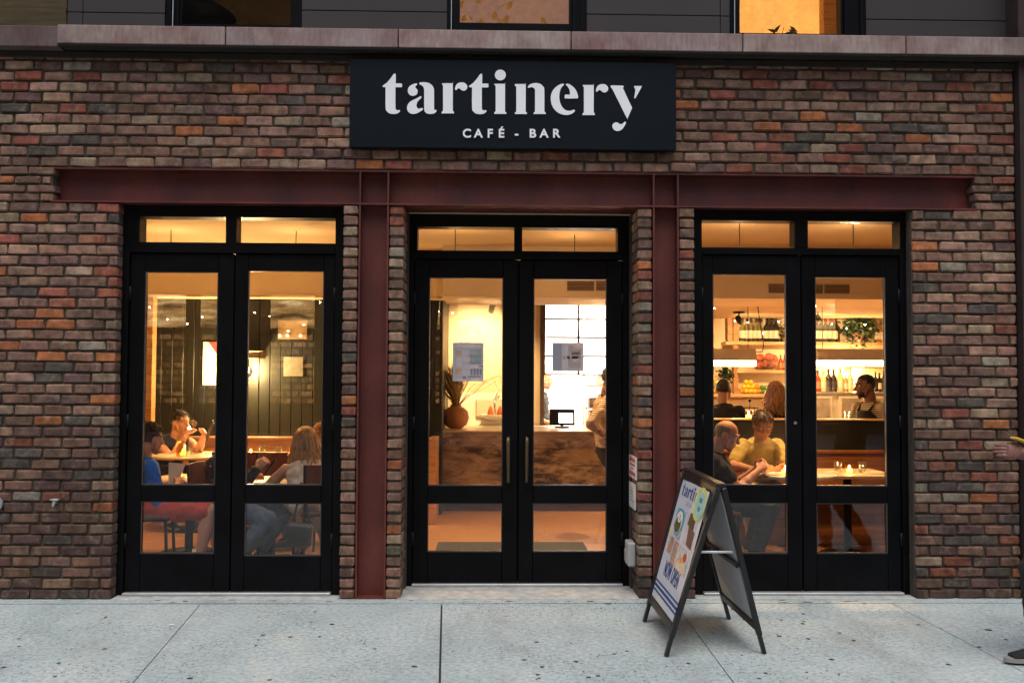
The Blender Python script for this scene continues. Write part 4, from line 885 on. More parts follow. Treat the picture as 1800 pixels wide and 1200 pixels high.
x0, x1, z0, z1 = rect(836, 883, 701, 734, yv); t = thing('wall_basin', 'small wall basin with a bent tap above the marble counter', 'basin', ((x0 + x1) / 2, YK - .1, z0))
MB().b2((x0, YK - .05, z0), (x1, YK - .014, z1), .012).build('back_plate', mat('basin_cream', (.62, .50, .36), .3, var=.03), t)
MB().lathe([(.06, -.03), (.17, .03), (.18, .045), (.165, .045), (.05, -.01)], ((x0 + x1) / 2 + .06, YK - .17, z0 - .005), 20).build('bowl', WHITE, t)
bx = (x0 + x1) / 2 + .07
MB().tube([(bx, YK - .06, z0 + .22), (bx, YK - .2, z0 + .24), (bx + .01, YK - .24, z0 + .19), (bx, YK - .24, z0 + .13)], .012, 10).tube([(bx + .015, YK - .07, z0 + .24), (bx + .05, YK - .09, z0 + .36)], .01, 8).build('tap', STEELM, t)
MB().b2((x0 - .06, YK - .09, z0 - .13), (x1 + .35, YK - .013, z0 - .10), .004).build('shelf', WHITE, t)
for dx in (-.05, .07): MB().lathe([(.03, 0), (.045, .05), (.02, .13), (.012, .15)], (bx + dx, YK - .22, z0 + .0), 10).build('soap_bottle', mat('amber_soap', (.4, .10, .03), .3), t)
# vase of dried grass on the counter
q = at(801, 757, 4.75); t = thing('vase', 'round terracotta vase of dried grass on the marble counter', 'vase', (q.x, 4.75, zct))
MB().lathe([(.07, 0), (.135, .05), (.16, .13), (.145, .21), (.09, .255), (.065, .262), (.068, .285), (.06, .285), (.055, .26)], (q.x, 4.75, zct), 26).build('pot', mat('terracotta', (.42, .18, .07), .7, var=.2, scale=8, bmp=.3, bscale=20), t)
gr = MB()
for i in range(210):
    a = random.random() * 6.283; s = abs(random.gauss(0, .13)); h = random.uniform(.28, .62); bend = random.uniform(.3, 1.3)
    b0 = Vector((q.x + .03 * math.cos(a), 4.75 + .03 * math.sin(a), zct + .25)); d = Vector((math.cos(a) * s - .05, math.sin(a) * s, 0))
    pts = [b0 + d * (k / 4) ** 1.6 * bend * 1.2 + Vector((0, 0, h * k / 4 * (1 - .12 * (k / 4) * bend))) for k in range(5)]
    gr.tube(pts, [.0035, .003, .003, .005, .001], 4, False)
for i in range(9):
    a = random.uniform(-.4, .6); b0 = Vector((q.x + .02, 4.75, zct + .26)); L_ = random.uniform(.3, .75)
    gr.tube([b0 + Vector((L_ * k / 6 * (1 if a > -.2 else -1), a * .2 * k / 6, .5 * math.sin(2.3 * k / 6) * (.5 + .3 * random.random()))) for k in range(7)], .0022, 4, False)
gr.build('dried_grass', mat('straw', (.36, .24, .08), .8, var=.4, scale=30), t)
# notices taped to the glass of the middle doors
def paper(name, col):
    m, n, l, b = _new(name); n.remove(b); d = n.new('ShaderNodeBsdfDiffuse'); t_ = n.new('ShaderNodeBsdfTranslucent'); x = n.new('ShaderNodeMixShader'); x.inputs[0].default_value = .45
    for q in (d, t_): q.inputs[0].default_value = (*col, 1)
    l.new(d.outputs[0], x.inputs[1]); l.new(t_.outputs[0], x.inputs[2]); l.new(x.outputs[0], n['Material Output'].inputs['Surface']); return m
NB_ = mat('notice_blue_white', (.50, .52, .60), .6, var=.16, scale=22)
def notice(label, px0, px1, py0, py1, m, rows):
    Y = .416 + .038; x0, x1, z0, z1 = rect(px0, px1, py0, py1, Y); t = thing('door_notice', label, 'notice', ((x0 + x1) / 2, Y, z0))
    MB().b2((x0, Y - .0015, z0), (x1, Y, z1)).build('paper', m, t)
    ink = {}
    for (a, b, c, d, mm) in rows: ink.setdefault(mm.name, (mm, MB()))[1].b2((x0 + (x1 - x0) * a, Y - .0026, z0 + (z1 - z0) * c), (x0 + (x1 - x0) * b, Y - .0016, z0 + (z1 - z0) * d))
    for mm, k in ink.values(): k.build('printing', mm, t)
P1, P2, P3 = paper('ink_blue_grey', (.34, .38, .52)), paper('ink_pale', (.85, .8, .8)), paper('ink_teal', (.45, .56, .6))
rows = [(.04, .9, .88, .93, P2), (.08, .3, .68, .8, MATS.get('ink_peach') or paper('ink_peach', (.8, .62, .45))), (.55, .93, .45, .82, P3), (.1, .3, .4, .6, P2), (.83, .98, .37, .41, P1)]
rows += [(.58 + .1 * k, .64 + .1 * k, .17, .33, P1) for k in range(4)] + [(.5, .9, .1, .14, P3), (.33, .42, .06, .13, P1), (.08, .28, .18, .34, MATS.get('ink_peach') or paper('ink_peach', (.8, .62, .45)))]
notice('pale blue printed notice on the glass of the left middle door', 796, 850, 602, 670, paper('notice_paper_blue', (.62, .66, .78)), rows)
rows = [(.02, .3, .05, .95, paper('ink_grey', (.6, .61, .68))), (.5, .92, .1, .9, paper('ink_warm_grey', (.68, .62, .64)))]
rows = rows + [(.62 + .07 * k, .665 + .07 * k, .57, .67, P1) for k in range(4)] + [(.34, .40, .42, .53, P3), (.45, .55, .43, .53, P1), (.63, .83, .43, .52, P1)]
notice('grey printed notice on the glass of the right middle door', 971, 1026, 602, 652, paper('notice_paper_grey', (.74, .74, .80)), rows)
# kitchen behind the glazed opening
wf_ = thing('kitchen_window', 'brightly lit white grid window to the kitchen behind the counter', 'window', ((xo0 + xo1) / 2, YK, zo0))
BRZ = mat('window_bar', (.06, .03, .02), .5)
zr = [zf(v, 1000, YK) for v in (529, 561, 593, 626, 658)]; xm = xf(1017, 600, YK)
for a in range(4):
    for x0, x1 in ((xo0 + .03, xm), (xm, xo1)): MB().b2((x0 + .012, YK + .03, zr[a + 1] + .01), (x1 - .012, YK + .036, zr[a] - .01)).build('pane', emit('backlit_pane', (1, .95, .86), 1.5), wf_)
fb = MB()
for z in zr: fb.b2((xo0, YK - .01, z - .01), (xo1, YK + .05, z + .01))
for x in (xo0 + .015, xm, xo1 - .012): fb.b2((x - .012, YK - .012, zr[4] - .01), (x + .012, YK + .052, zr[0] + .01))
fb.b2((xo0 - .04, YK - .03, zo0), (xo0 + .01, YK - .0125, zr[0] + .03)); fb.build('frame', BRZ, wf_)
# back-lit diffusing panes: a lamp behind them
kl = thing('kitchen_light', 'bright white kitchen tube light behind the grid window', 'light', (0.95, 6.3, 2.75))
MB().b2((xo0 + .1, 6.2, 2.74), (2.0, 6.4, 2.8), .005).build('housing', WHITE, kl); MB().b2((xo0 + .12, 6.22, 2.72), (1.95, 6.38, 2.739)).build('tube', emit('kitchen_tube', (1, .93, .82), 30), kl)
lamp('lamp_light', 'AREA', (1.1, 6.3, 2.70), 45, (1, .90, .74), (1.5, .3), (1.1, 6.3, 0), parent=kl)
KW = mat('kitchen_tile', (.82, .79, .72), .4, var=.03)
struct(MB().b2((.3, 7.3, 0), (2.0, 7.4, ZC)).b2((.2, YK + .1, 0), (.3, 7.4, ZC)).b2((2.0, YK, 0), (2.1, 7.4, ZC)).build('kitchen_wall', KW))
q = at(1050, 700, 6.2); t = thing('wire_rack', 'tall kitchen rack of shelves behind the till', 'rack', (q.x, 6.2, 0))
for dx in (-.17, .5):
    for dy in (-.15, .15): MB().tube([(q.x + dx, 6.2 + dy, 0), (q.x + dx, 6.2 + dy, 2.0)], .012, 6).build('post', mat('green_post', (.3, .34, .2), .4), t)
for z in (.95, 1.12, 1.42, 1.62): MB().b2((q.x - .18, 6.04, z), (q.x + .51, 6.36, z + .02)).build('shelf', STEELM, t)
for i, (dx, z, m, lab) in enumerate(((.02, 1.14, 'dark_crate', 'dark crate on the lower rack shelf in the kitchen'), (.12, 1.44, 'pink_tub', 'pink tub on the upper rack shelf in the kitchen'), (.02, .97, 'brown_crate', 'brown crate on the lowest rack shelf in the kitchen'))):
    c_ = {'dark_crate': (.06, .03, .025), 'pink_tub': (.6, .25, .2), 'brown_crate': (.25, .12, .06)}[m]
    o = thing(m, lab, 'crate', (q.x + dx, 6.2, z)); MB().b2((q.x + dx - .14, 6.06, z), (q.x + dx + .14, 6.3, z + .02)).b2((q.x + dx - .14, 6.06, z + .02), (q.x + dx - .125, 6.3, z + .13)).b2((q.x + dx + .125, 6.06, z + .02), (q.x + dx + .14, 6.3, z + .13)).b2((q.x + dx - .124, 6.06, z + .02), (q.x + dx + .124, 6.075, z + .11)).b2((q.x + dx - .124, 6.285, z + .02), (q.x + dx + .124, 6.3, z + .13)).build('shell', mat(m, c_, .6), o)
q = at(988, 750, 5.0); t = thing('till_screen', 'dark till monitor with a glowing white window on the counter', 'monitor', (q.x, 5.0, zct))
MB().box((q.x, 5.0, zct + .13), (.31, .03, .2), Matrix.Rotation(R(-8), 3, 'X'), .006).build('screen', BLACKM, t); MB().box((q.x + .045, 4.981, zct + .122), (.17, .004, .12), Matrix.Rotation(R(-8), 3, 'X')).build('display', emit('screen_glow', (.85, .9, 1), 3.0), t)
MB().tube([(q.x, 5.03, zct + .02), (q.x, 5.02, zct + .1)], .02, 8).lathe([(.09, 0), (.09, .015)], (q.x, 5.04, zct), 14).build('stand', BLACKM, t)
# door mat
a, b = ground(765, 970), ground(1028, 959); t = MB().b2((a.x, ground(900, 972).y, 0.001), (b.x, ground(900, 958).y + .12, .012), .004).build('door_mat', mat('mat_grey', (.03, .032, .03), .95, bmp=.6, bscale=200)); tag(t, 'dark grey mat on the floor inside the middle doors', 'mat')
o = MB(); pp = [ground(985 + 28 * math.cos(k * .52) * random.uniform(.7, 1.2) + 20, 942 + 7 * math.sin(k * .52) * random.uniform(.7, 1.2), .0012) for k in range(12)]; o.add(pp, [tuple(reversed(range(12)))]); oo = o.build('wet_patch', mat('wet_wood', (.20, .10, .04), .3)); tag(oo, 'dark wet patch on the floor inside the middle doors', 'stain')
# soffit with air vents over the middle and right rooms
YS2 = 3.2; zs2 = zf(524, 1250, YS2)
struct(MB().b2((xwl1 + .032, YS2, zs2), (IX1, YS2 + 1.1, ZC)).build('soffit', PLASTER))
def vent(label, px0, px1, py0, py1):
    x0, x1, z0, z1 = rect(px0, px1, py0, py1, YS2); t = thing('air_vent', label, 'vent', ((x0 + x1) / 2, YS2, z0), group='slatted air vents in the soffit')
    MB().b2((x0, YS2 - .006, z0), (x1, YS2 - .001, z1)).build('backing', mat('vent_dark', (.03, .018, .01), .8), t)
    n = 7
    for k in range(n): MB().box(((x0 + x1) / 2, YS2 - .012, z0 + (z1 - z0) * (k + .5) / n), (x1 - x0, .004, (z1 - z0) / n * .5), Matrix.Rotation(R(30), 3, 'X')).build('slat', mat('vent_slat', (.30, .2, .12), .5), t)
vent('air vent seen at the top of the right middle door, the wider one', 997, 1044, 494, 511); vent('short air vent beside the wider one above the grid window', 1048, 1090, 494, 511)
vent('air vent at the top of the left pane of the right doors', 1351, 1412, 499, 515); vent('short air vent beside the post between the right doors', 1416, 1446, 500, 516) if False else None
vent('air vent at the top of the right pane of the right doors', 1449, 1493, 500, 516); vent('short stub of air vent at the left edge of the right pane', 1418, 1446, 500, 516)
def spot(px, py, Y, label, target, watt, ang=75, zc=None):
    q = at(px, py, Y); zc = q.z + .10; t = thing('spot_lamp', label, 'spot lamp', (q.x, Y, zc), group='black ceiling spot lamps')
    MB().lathe([(.075, 0), (.075, .014)], (q.x, Y, zc - .014), 16).build('ceiling_plate', BLACKM, t); MB().tube([(q.x, Y, zc - .014), (q.x, Y, q.z)], .01, 8).build('stem', BLACKM, t)
    d = (Vector(target) - q).normalized(); MB().tube([q - d * .06, q + d * .075], .036, 12).build('head', BLACKM, t); MB().tube([q + d * .0755, q + d * .08], .028, 12).build('lens', emit('spot_lens', (1, .8, .5), 20), t)
    lamp('lamp_light', 'SPOT', q + d * .1, watt, (1, .66, .30), .03, q + d, parent=t, spot=ang, blend=.8); return t
spot(865, 540, 4.6, 'black ceiling spot over the counter and basin wall', at(838, 640, YK), 55, 95)
spot(1299, 562, 5.4, 'black ceiling spot left of the bottle shelf', at(1345, 640, 6.6), 32, 100); spot(1438, 560, 5.4, 'black ceiling spot over the red capped wine bottles', at(1480, 640, 6.6), 32, 100)

# ------------------------------------------------------------------ right room: divider, bar, shelves
YR = 6.9; struct(MB().b2((2.1, YR, 0), (IX1, YR + .1, ZC)).build('bar_back_wall', PLASTER))
struct(MB().b2((2.1, YS2 + 1.1, zs2 + .02), (IX1, YR, zs2 + .1)).build('bar_ceiling', CEIL))
YD = 2.55; xd0, xd1 = xf(1215, 760, YD), IX1; zd = zf(736, 1400, YD)
t = thing('divider', 'black half-height divider with a pale ledge behind the bench', 'divider', ((xd0 + xd1) / 2, YD, 0))
MB().b2((xd0, YD, 0), (xd1, YD + .08, zd - .016)).build('panel', mat('divider_black', (.009, .009, .008), .4, var=.2), t); MB().b2((xd0 - .01, YD - .015, zd - .015), (xd1, YD + .16, zd), .003).build('ledge', PALE, t)
bench('dark oak bench against the black divider', xd0, xd1, YD - .005, zf(791, 1500, YD - .06), wood('dark_oak', (.20, .08, .03)), .48)
YB = 3.9; zbar = 1.05; t = thing('bar_counter', 'long bar counter behind the black divider', 'bar', (3.2, YB, 0))
MB().b2((2.3, YB - .25, zbar - .04), (IX1 - .01, YB + .3, zbar), .005).build('top', PALE, t); MB().b2((2.35, YB - .05, 0), (IX1 - .02, YB + .25, zbar - .041)).build('front', WALNUT, t)
# bar light boxes
def barlight(label, px0, px1, Y):
    x0, x1, z0, z1 = rect(px0, px1, 613, 645, Y); t = thing('bar_light', label, 'light', ((x0 + x1) / 2, Y, z0), group='long lamps hanging over the bar')
    zm = z0 + (z1 - z0) * .36
    f = MB(); f.add([(x0, Y - .09, zm), (x1, Y - .09, zm), (x1, Y - .03, z1), (x0, Y - .03, z1), (x0, Y + .09, zm), (x1, Y + .09, zm), (x1, Y + .03, z1), (x0, Y + .03, z1)], [(0, 1, 2, 3), (5, 4, 7, 6), (3, 2, 6, 7), (4, 0, 3, 7), (1, 5, 6, 2)]); f.build('housing', mat('hood_white', (.5, .48, .46), .5, var=.03), t)
    MB().b2((x0 + .004, Y - .085, z0 + (z1 - z0) * .05), (x1 - .004, Y + .085, zm - .001), .008).build('diffuser', emit('bar_diffuser', (1, .72, .40), 5.5), t)
    for x in (x0 + .08, x1 - .08): MB().tube([(x, Y, z1), (x, Y, zs2 + .02)], .004, 6).build('cord', BLACKM, t)
    lamp('lamp_light', 'AREA', ((x0 + x1) / 2, Y, z0 - .02), 20, WARM, (x1 - x0, .15), ((x0 + x1) / 2, Y, 0), parent=t); return t
barlight('long bar lamp glowing in the left pane of the right doors', 1215, 1327, 4.3); barlight('long bar lamp glowing in the right pane of the right doors', 1434, 1580, 4.3)
q = at(1332, 535, 4.4); q2 = at(1328, 618, 4.3); mbc = MB().tube([(q.x, 4.4, zs2 + .02), (q.x + .03, 4.4, q.z - .25), (q.x + .06, 4.38, q2.z + .08), (q.x + .04, 4.35, q2.z), (q2.x, 4.3, q2.z)], .005, 6); tag(mbc.build('cable', BLACKM), 'black cable looping down to the left bar lamp', 'cable')
def shelf(label, px0, px1, py, Y=YR, d=.26, m=PALE):
    x0, x1 = xf(px0, py, Y - d), xf(px1, py, Y - d); z = at((px0 + px1) / 2, py, Y - d).z
    t = thing('wall_shelf', label, 'shelf', ((x0 + x1) / 2, Y, z)); MB().b2((x0, Y - d, z - .045), (x1, Y - .001, z), .003).build('board', m, t); return z
zA = shelf('top bar shelf carrying the wine bottles', 1275, 1640, 601); zB = shelf('middle bar shelf carrying the bowl of red fruit', 1296, 1420, 650); zB2 = shelf('short middle bar shelf with a row of small jars at the right', 1497, 1640, 647); zCs = shelf('lower bar shelf carrying lemons and limes', 1225, 1400, 692)
for px, a, b, lab in ((1293, 553, 700, 'tall pale upright left of the bottle shelf'), (1283, 558, 600, 'short pale upright board on the top bar shelf')):
    x = xf(px, 600, YR - .2); tag(MB().b2((x - .035, YR - .22, zf(b, px, YR - .2)), (x + .035, YR - .16, zf(a, px, YR - .2)), .003).build('shelf_upright', OAK), lab, 'upright')
BODY = {}
def bottle(px, z, Y, kind, label, h=.27, group='bottles on the bar shelves'):
    x = xf(px, 600, Y); g, lab, cap = {'clear': (glass('clear_bottle', tint=(.85, .85, .75), gain=2), mat('label_cream', (.7, .6, .45), .7), mat('cap_dark', (.05, .03, .02), .4)),
        'wine': (mat('wine_glass_dark', (.008, .010, .006), .12, bmp=0), mat('label_cream', (.7, .6, .45), .7), mat('cap_black', (.01, .01, .01), .3)),
        'redcap': (mat('wine_glass_dark', (.008, .010, .006), .12, bmp=0), mat('label_cream', (.7, .6, .45), .7), mat('cap_red', (.22, .02, .015), .35)),
        'white': (mat('white_wine', (.45, .28, .08), .15, bmp=0), mat('label_cream', (.7, .6, .45), .7), mat('cap_cream', (.6, .5, .35), .4)),
        'red': (mat('red_aperitif', (.35, .03, .012), .15, bmp=0), mat('label_tan', (.45, .2, .08), .7), mat('cap_dark', (.05, .03, .02), .4)),
        'gold': (mat('gold_bottle', (.8, .55, .2), .2, bmp=0), mat('label_cream', (.7, .6, .45), .7), mat('cap_gold', (.6, .4, .12), .3)),
        'dark': (mat('dark_bottle', (.02, .012, .01), .15, bmp=0), mat('label_black', (.03, .02, .02), .6), mat('cap_black', (.01, .01, .01), .3))}[kind]
    t = thing('bottle', label, 'bottle', (x, Y, z), group=group); r = .037 * h / .27
    key = (kind, round(h, 3))
    if key not in BODY:
        s = h / .27
        BODY[key] = (MB().lathe([(r * .9, 0), (r, .008), (r, .155 * s), (r * .85, .175 * s), (.014 * s, .205 * s), (.013 * s, .24 * s)], n=14).mesh('body', g), MB().lathe([(r + .001, .04 * s), (r + .001, .125 * s)], n=14, cap=False).mesh('label', lab), MB().lathe([(.0145 * s, .215 * s), (.0155 * s, .268 * s), (.006, .27 * s)], n=12).mesh('cap', cap))
    for nm, me in zip(('body', 'label', 'cap'), BODY[key]):
        o = bpy.data.objects.new(nm, me); COL.objects.link(o); o.parent = t
    return t
ROW = ['bottom', 'middle', 'top']
NUM = ['leftmost', 'second', 'third', 'fourth', 'fifth']
for i, px in enumerate((1305, 1313, 1320, 1328, 1335)): bottle(px, zA, YR - .13, 'clear', f'{NUM[i]} of the five clear spirit bottles on the top shelf', .35)
for i, px in enumerate((1348, 1356, 1364)): bottle(px, zA, YR - .13, 'wine', f'{NUM[i]} of the three black topped wine bottles on the top shelf', .35)
for i, px in enumerate((1436, 1443, 1451, 1459, 1467)): bottle(px, zA, YR - .13, 'redcap', f'{NUM[i]} of the five red capped wine bottles on the top shelf', .35)
for i, px in enumerate((1543, 1551)): bottle(px, zA, YR - .13, 'white', f'{("left", "right")[i]} of the two white wine bottles at the end of the top shelf', .33)
# fruit
def fruit(name, x, y, z, r, m, lab, cat, grp, key=[{}]):
    if (name, m.name) not in key[0]: key[0][(name, m.name)] = MB().ball((0, 0, 0), (1, 1, .93), 12, 8).mesh(name, m)
    o = bpy.data.objects.new(name, key[0][(name, m.name)]); COL.objects.link(o); o.location = (x, y, z); o.scale = (r, r, r); tag(o, lab, cat, grp)
POM = mat('pomegranate_skin', (.55, .12, .07), .45, var=.3, scale=2); LEM = mat('lemon_skin', (.75, .48, .03), .45, var=.12, scale=3); LIME = mat('lime_skin', (.10, .22, .03), .45, var=.25, scale=3); ORG = mat('orange_skin', (.75, .26, .02), .45)
q = xf(1345, 648, YR - .15); t = thing('fruit_bowl', 'glass bowl of red fruit on the middle bar shelf', 'bowl', (q, YR - .15, zB)); MB().lathe([(.10, 0), (.16, .06), (.18, .15), (.175, .15), (.15, .06), (.09, .01)], (q, YR - .15, zB), 24).build('bowl', TUMBLER, t)
for i, (dx, dz) in enumerate(((-.1, .075), (0, .07), (.1, .075), (-.06, .17), (.045, .18), (.13, .16), (-.12, .16))): fruit('pomegranate', q + dx, YR - .15 + (.03 if i % 2 else -.04), zB + dz + .005, .062, POM, f'{["left", "middle", "right", "left", "middle", "right", "leftmost"][i]} red fruit in the {"bottom" if i < 3 else "top"} layer of the glass bowl', 'fruit', 'red fruit in the glass bowl')
k = 0
for row, n in ((0, 5), (1, 4), (2, 2)):
    for i in range(n): fruit('lemon' if (i + row) % 4 else 'orange', xf(1304 + i * 7.5 + row * 3.5, 690, YR - .16), YR - .16 - .01 * row, zCs + .04 + row * .062, .040, LEM if (i + row) % 4 else ORG, f'{NUM[i]} {"lemon" if (i + row) % 4 else "orange"} from the left in the {ROW[row]} row of the lower bar shelf pile', 'fruit', 'lemons piled on the lower bar shelf')
for row, n in ((0, 3), (1, 2)):
    for i in range(n): fruit('lime', xf(1336 + i * 7 + row * 3.5, 690, YR - .16), YR - .16, zCs + .036 + row * .056, .036, LIME, f'{NUM[i]} lime from the left in the {ROW[row]} row beside the lemons', 'fruit', 'limes piled beside the lemons')
for i in range(3): fruit('lemon', xf(1258 + (i % 2) * 6, 690, YR - .16), YR - .16, zCs + .04 + i * .06, .04, LEM, f'{ROW[i]} lemon of the little stack at the left end of the lower bar shelf', 'fruit', 'lemons at the left end of the lower shelf')
for i, px in enumerate((1372, 1379)): bottle(px, zB, YR - .14, 'red', ('left', 'right')[i] + ' red bottle beside the bowl of fruit', .22)
# plants
def plant(label, px, py, Y, z, rad, n, pot=True):
    x = xf(px, py, Y); t = thing('trailing_plant', label, 'plant', (x, Y, z)); f = MB()
    if pot: MB().lathe([(.06, 0), (.09, .14), (.08, .14)], (x, Y, z), 14).build('pot', mat('clay_pot', (.3, .15, .08), .7), t)
    for i in range(n):
        d = Vector((random.gauss(0, .42), random.gauss(0, .35), random.gauss(.0, .5))); q = Vector((x, Y, z + rad * .75)) + d * rad * .8
        a = Vector((random.uniform(-1, 1), random.uniform(-1, 1), random.uniform(-1, .6))).normalized() * .045; b = a.cross(Vector((random.random(), random.random(), 1))).normalized() * .024; u = a.cross(b).normalized() * .008
        f.add([q - a, q + b + u, q + a, q - b + u, q], [(0, 1, 4), (1, 2, 4), (2, 3, 4), (3, 0, 4)])
    f.build('foliage', mat('pothos_leaf', (.018, .045, .010), .5, var=.5, scale=8), t)
plant('bushy dark trailing plant on the top bar shelf', 1508, 590, YR - .2, zA, .34, 480); plant('small leafy plant at the end of the top shelf by the black bottles', 1388, 590, YR - .16, zA, .17, 90); plant('small yellow-green plant hanging below the left bar lamp', 1275, 655, YR - .2, zf(672, 1275, YR - .2), .14, 90, False)
# back bar: fridge, beer tap, bottles
YF = 6.0; zf1 = zf(689, 1460, YF); x0, x1 = xf(1412, 700, YF), xf(1640, 700, YF)
t = thing('bar_fridge', 'back bar fridge cabinet with ribbed doors and a steel top', 'fridge', ((x0 + x1) / 2, YF, 0))
MB().b2((x0, YF - .02, zf1 - .03), (x1, YR, zf1), .003).build('worktop', STEELM, t); MB().b2((x0, YF + .02, 0), (x1, YR - .01, zf1 - .031)).build('cabinet', mat('fridge_grey', (.4, .36, .28), .5), t)
for a, b in ((1420, 1463), (1474, 1520), (1530, 1580)):
    xa, xb = xf(a, 700, YF), xf(b, 700, YF); dd = MB().b2((xa, YF - .005, .25), (xb, YF + .0195, zf1 - .05), .003).build('door', mat('fridge_cream', (.5, .42, .3), .4), t)
    rb = MB(); k = 0
    for k in range(14): rb.b2((xa + .04, YF - .012, zf1 - .10 - k * .03), (xb - .03, YF - .0052, zf1 - .085 - k * .03), .001)
    rb.build('ribs', STEELM, dd)
q = at(1468, 700, 5.6); t = thing('beer_tap', 'tall polished beer tap column on the back bar', 'beer tap', (q.x, 4.05, zbar))
q = at(1469, 735, 4.05); MB().tube([(q.x, 4.05, zbar), (q.x, 4.05, zbar + .30)], .032, 14).ball((q.x, 4.05, zbar + .30), .034).build('column', STEELM, t); MB().tube([(q.x, 4.05, zbar + .25), (q.x, 3.95, zbar + .25), (q.x, 3.93, zbar + .20)], .011, 8).build('spout', STEELM, t); MB().tube([(q.x, 3.97, zbar + .26), (q.x, 3.96, zbar + .38)], .012, 8).build('lever', BLACKM, t)
t.location = (q.x, 4.05, zbar)
for c_ in t.children: c_.location = Vector((0, 0, 0))
for i, (px, kd, lab, h) in enumerate(((1427, 'white', 'slim pale bottle at the left end of the back bar', .28), (1437, 'red', 'stout red aperitif bottle on the back bar', .30), (1447, 'gold', 'golden bottle between the red and black bottles on the back bar', .29), (1456, 'dark', 'left of the two black bottles on the back bar', .32), (1465, 'dark', 'right of the two black bottles on the back bar', .32), (1477, 'gold', 'tall golden bottle right of the black ones on the back bar', .34), (1486, 'white', 'amber bottle in front of the glow on the back bar', .26), (1494, 'gold', 'golden bottle next to the bartender on the back bar', .33), (1538, 'dark', 'first dark bottle behind the bartender', .28), (1545, 'wine', 'second dark bottle behind the bartender', .27), (1553, 'dark', 'third dark bottle behind the bartender', .29))):
    bottle(px, zf1, 6.5, kd, lab, h, 'bottles on the back bar')
q = at(1492, 665, 6.75); t = thing('back_bar_lamp', 'glowing globe lamp behind the bottles on the back bar', 'lamp', (q.x, 6.75, zf1)); MB().ball((q.x, 6.75, q.z), .10, 16, 10).build('globe', emit('bar_globe', (1, .72, .36), 16), t); MB().tube([(q.x, 6.75, zf1), (q.x, 6.75, q.z - .09)], .02, 8).build('stem', BLACKM, t); lamp('lamp_light', 'POINT', (q.x, 6.55, q.z + .08), 16, WARM, .08, parent=t)
for i in range(6): x = xf(1523 + i * 8, 640, YR - .12); t = thing('jar', f'{(NUM + ["sixth"])[i]} small lidded spice jar from the left on the short bar shelf', 'jar', (x, YR - .12, zB2), group='spice jars on the short bar shelf'); MB().lathe([(.025, 0), (.025, .05), (.02, .055)], (x, YR - .12, zB2), 10).build('body', mat('jar_brown', (.25, .1, .03), .3), t); MB().lathe([(.024, .0555), (.024, .07)], (x, YR - .12, zB2), 10).build('lid', WHITE, t)
q = at(1318, 735, 3.75); t = thing('condiment_caddy', 'wire caddy of glass jars standing on the bar', 'caddy', (q.x, 3.75, zbar))
w_ = MB()
for z in (.01, .09, .17): w_.tube([(q.x + .10 * math.cos(k * .5236), 3.75 + .10 * math.sin(k * .5236), zbar + z) for k in range(13)], .004, 6)
for k in range(4): a = k * 1.5708 + .78; w_.tube([(q.x + .1 * math.cos(a), 3.75 + .1 * math.sin(a), zbar), (q.x + .1 * math.cos(a), 3.75 + .1 * math.sin(a), zbar + .18)], .004, 6)
w_.tube([(q.x, 3.75, zbar + .01), (q.x, 3.75, zbar + .24)], .005, 6).ball((q.x, 3.75, zbar + .25), .02); w_.build('rack', BLACKM, t)
for k in range(4):
    a = k * 1.5708; j = MB().lathe([(.035, .012), (.038, .10), (.03, .12)], (q.x + .052 * math.cos(a), 3.75 + .052 * math.sin(a), zbar), 12).build('jar', TUMBLER, t); MB().lathe([(.031, .1205), (.031, .14)], (q.x + .052 * math.cos(a), 3.75 + .052 * math.sin(a), zbar), 12).build('lid', STEELM, j)
for i, px in enumerate((1489, 1497, 1505)): x = xf(px, 735, 4.0); tumbler(x, 4.0, zbar, f'{NUM[i]} empty glass by the beer tap on the bar', .035, .12, 'empty glasses on the bar')
candle(xf(1316, 735, YD + .10), YD + .10, zd, 'lit candle on the pale ledge of the black divider', .5)
# front tables of the right room
TR1 = at(1372, 832, 1.35); round_table('round pale table between the two diners by the right doors', TR1.x + .10, 1.35, .36, zf(834, 1372, 1.2), mat('ivory_top', (.6, .52, .38), .35))
zt1 = zf(834, 1372, 1.2)
TR2 = at(1497, 830, 1.55); zt2 = zf(832, 1497, 1.5); round_table('square stone table set with glasses behind the right door pane', TR2.x, 1.65, .3, zt2, square=(.34, .33))
candle(xf(1380, 825, 1.25), 1.25, zt1, "lit candle at the right edge of the two diners' table", .6)
q = at(1493, 832, 1.55); candle(q.x, 1.55, zt2, 'lit candle between two glasses behind the right door pane', .6)
for px, lab in ((1473, 'glass left of the candle behind the right door pane'), (1516, 'glass right of the candle behind the right door pane')): tumbler(xf(px, 830, 1.55), 1.55, zt2, lab)
napkin(1455, 833, 1.50, zt2, 'folded napkin at the left of the set table behind the right door pane', .2); napkin(1535, 833, 1.50, zt2, 'folded napkin at the right of the set table behind the right door pane', -.3); napkin(1352, 834, 1.18, zt1, 'crumpled napkin between the two diners on their table', .5)
# added room lamps out of view: bare bulb pendants that light the rooms
for (px, Y, w, lab) in ((300, 2.3, 20, 'unseen bare bulb pendant over the left dining tables'), (520, 2.3, 20, 'unseen bare bulb pendant over the long haired person'), (800, 2.0, 22, 'unseen bare bulb pendant inside the left middle door'), (1010, 2.4, 24, 'unseen bare bulb pendant inside the right middle door'), (1300, 1.6, 34, 'unseen bare bulb pendant over the two diners'), (1500, 1.6, 20, 'unseen bare bulb pendant over the set table')):
    x = xf(px, 450, Y); pendant((x, Y, 2.62), ZC, w, lab, r=.035, group='unseen bare bulb pendants added in the cafe', down=1.5)
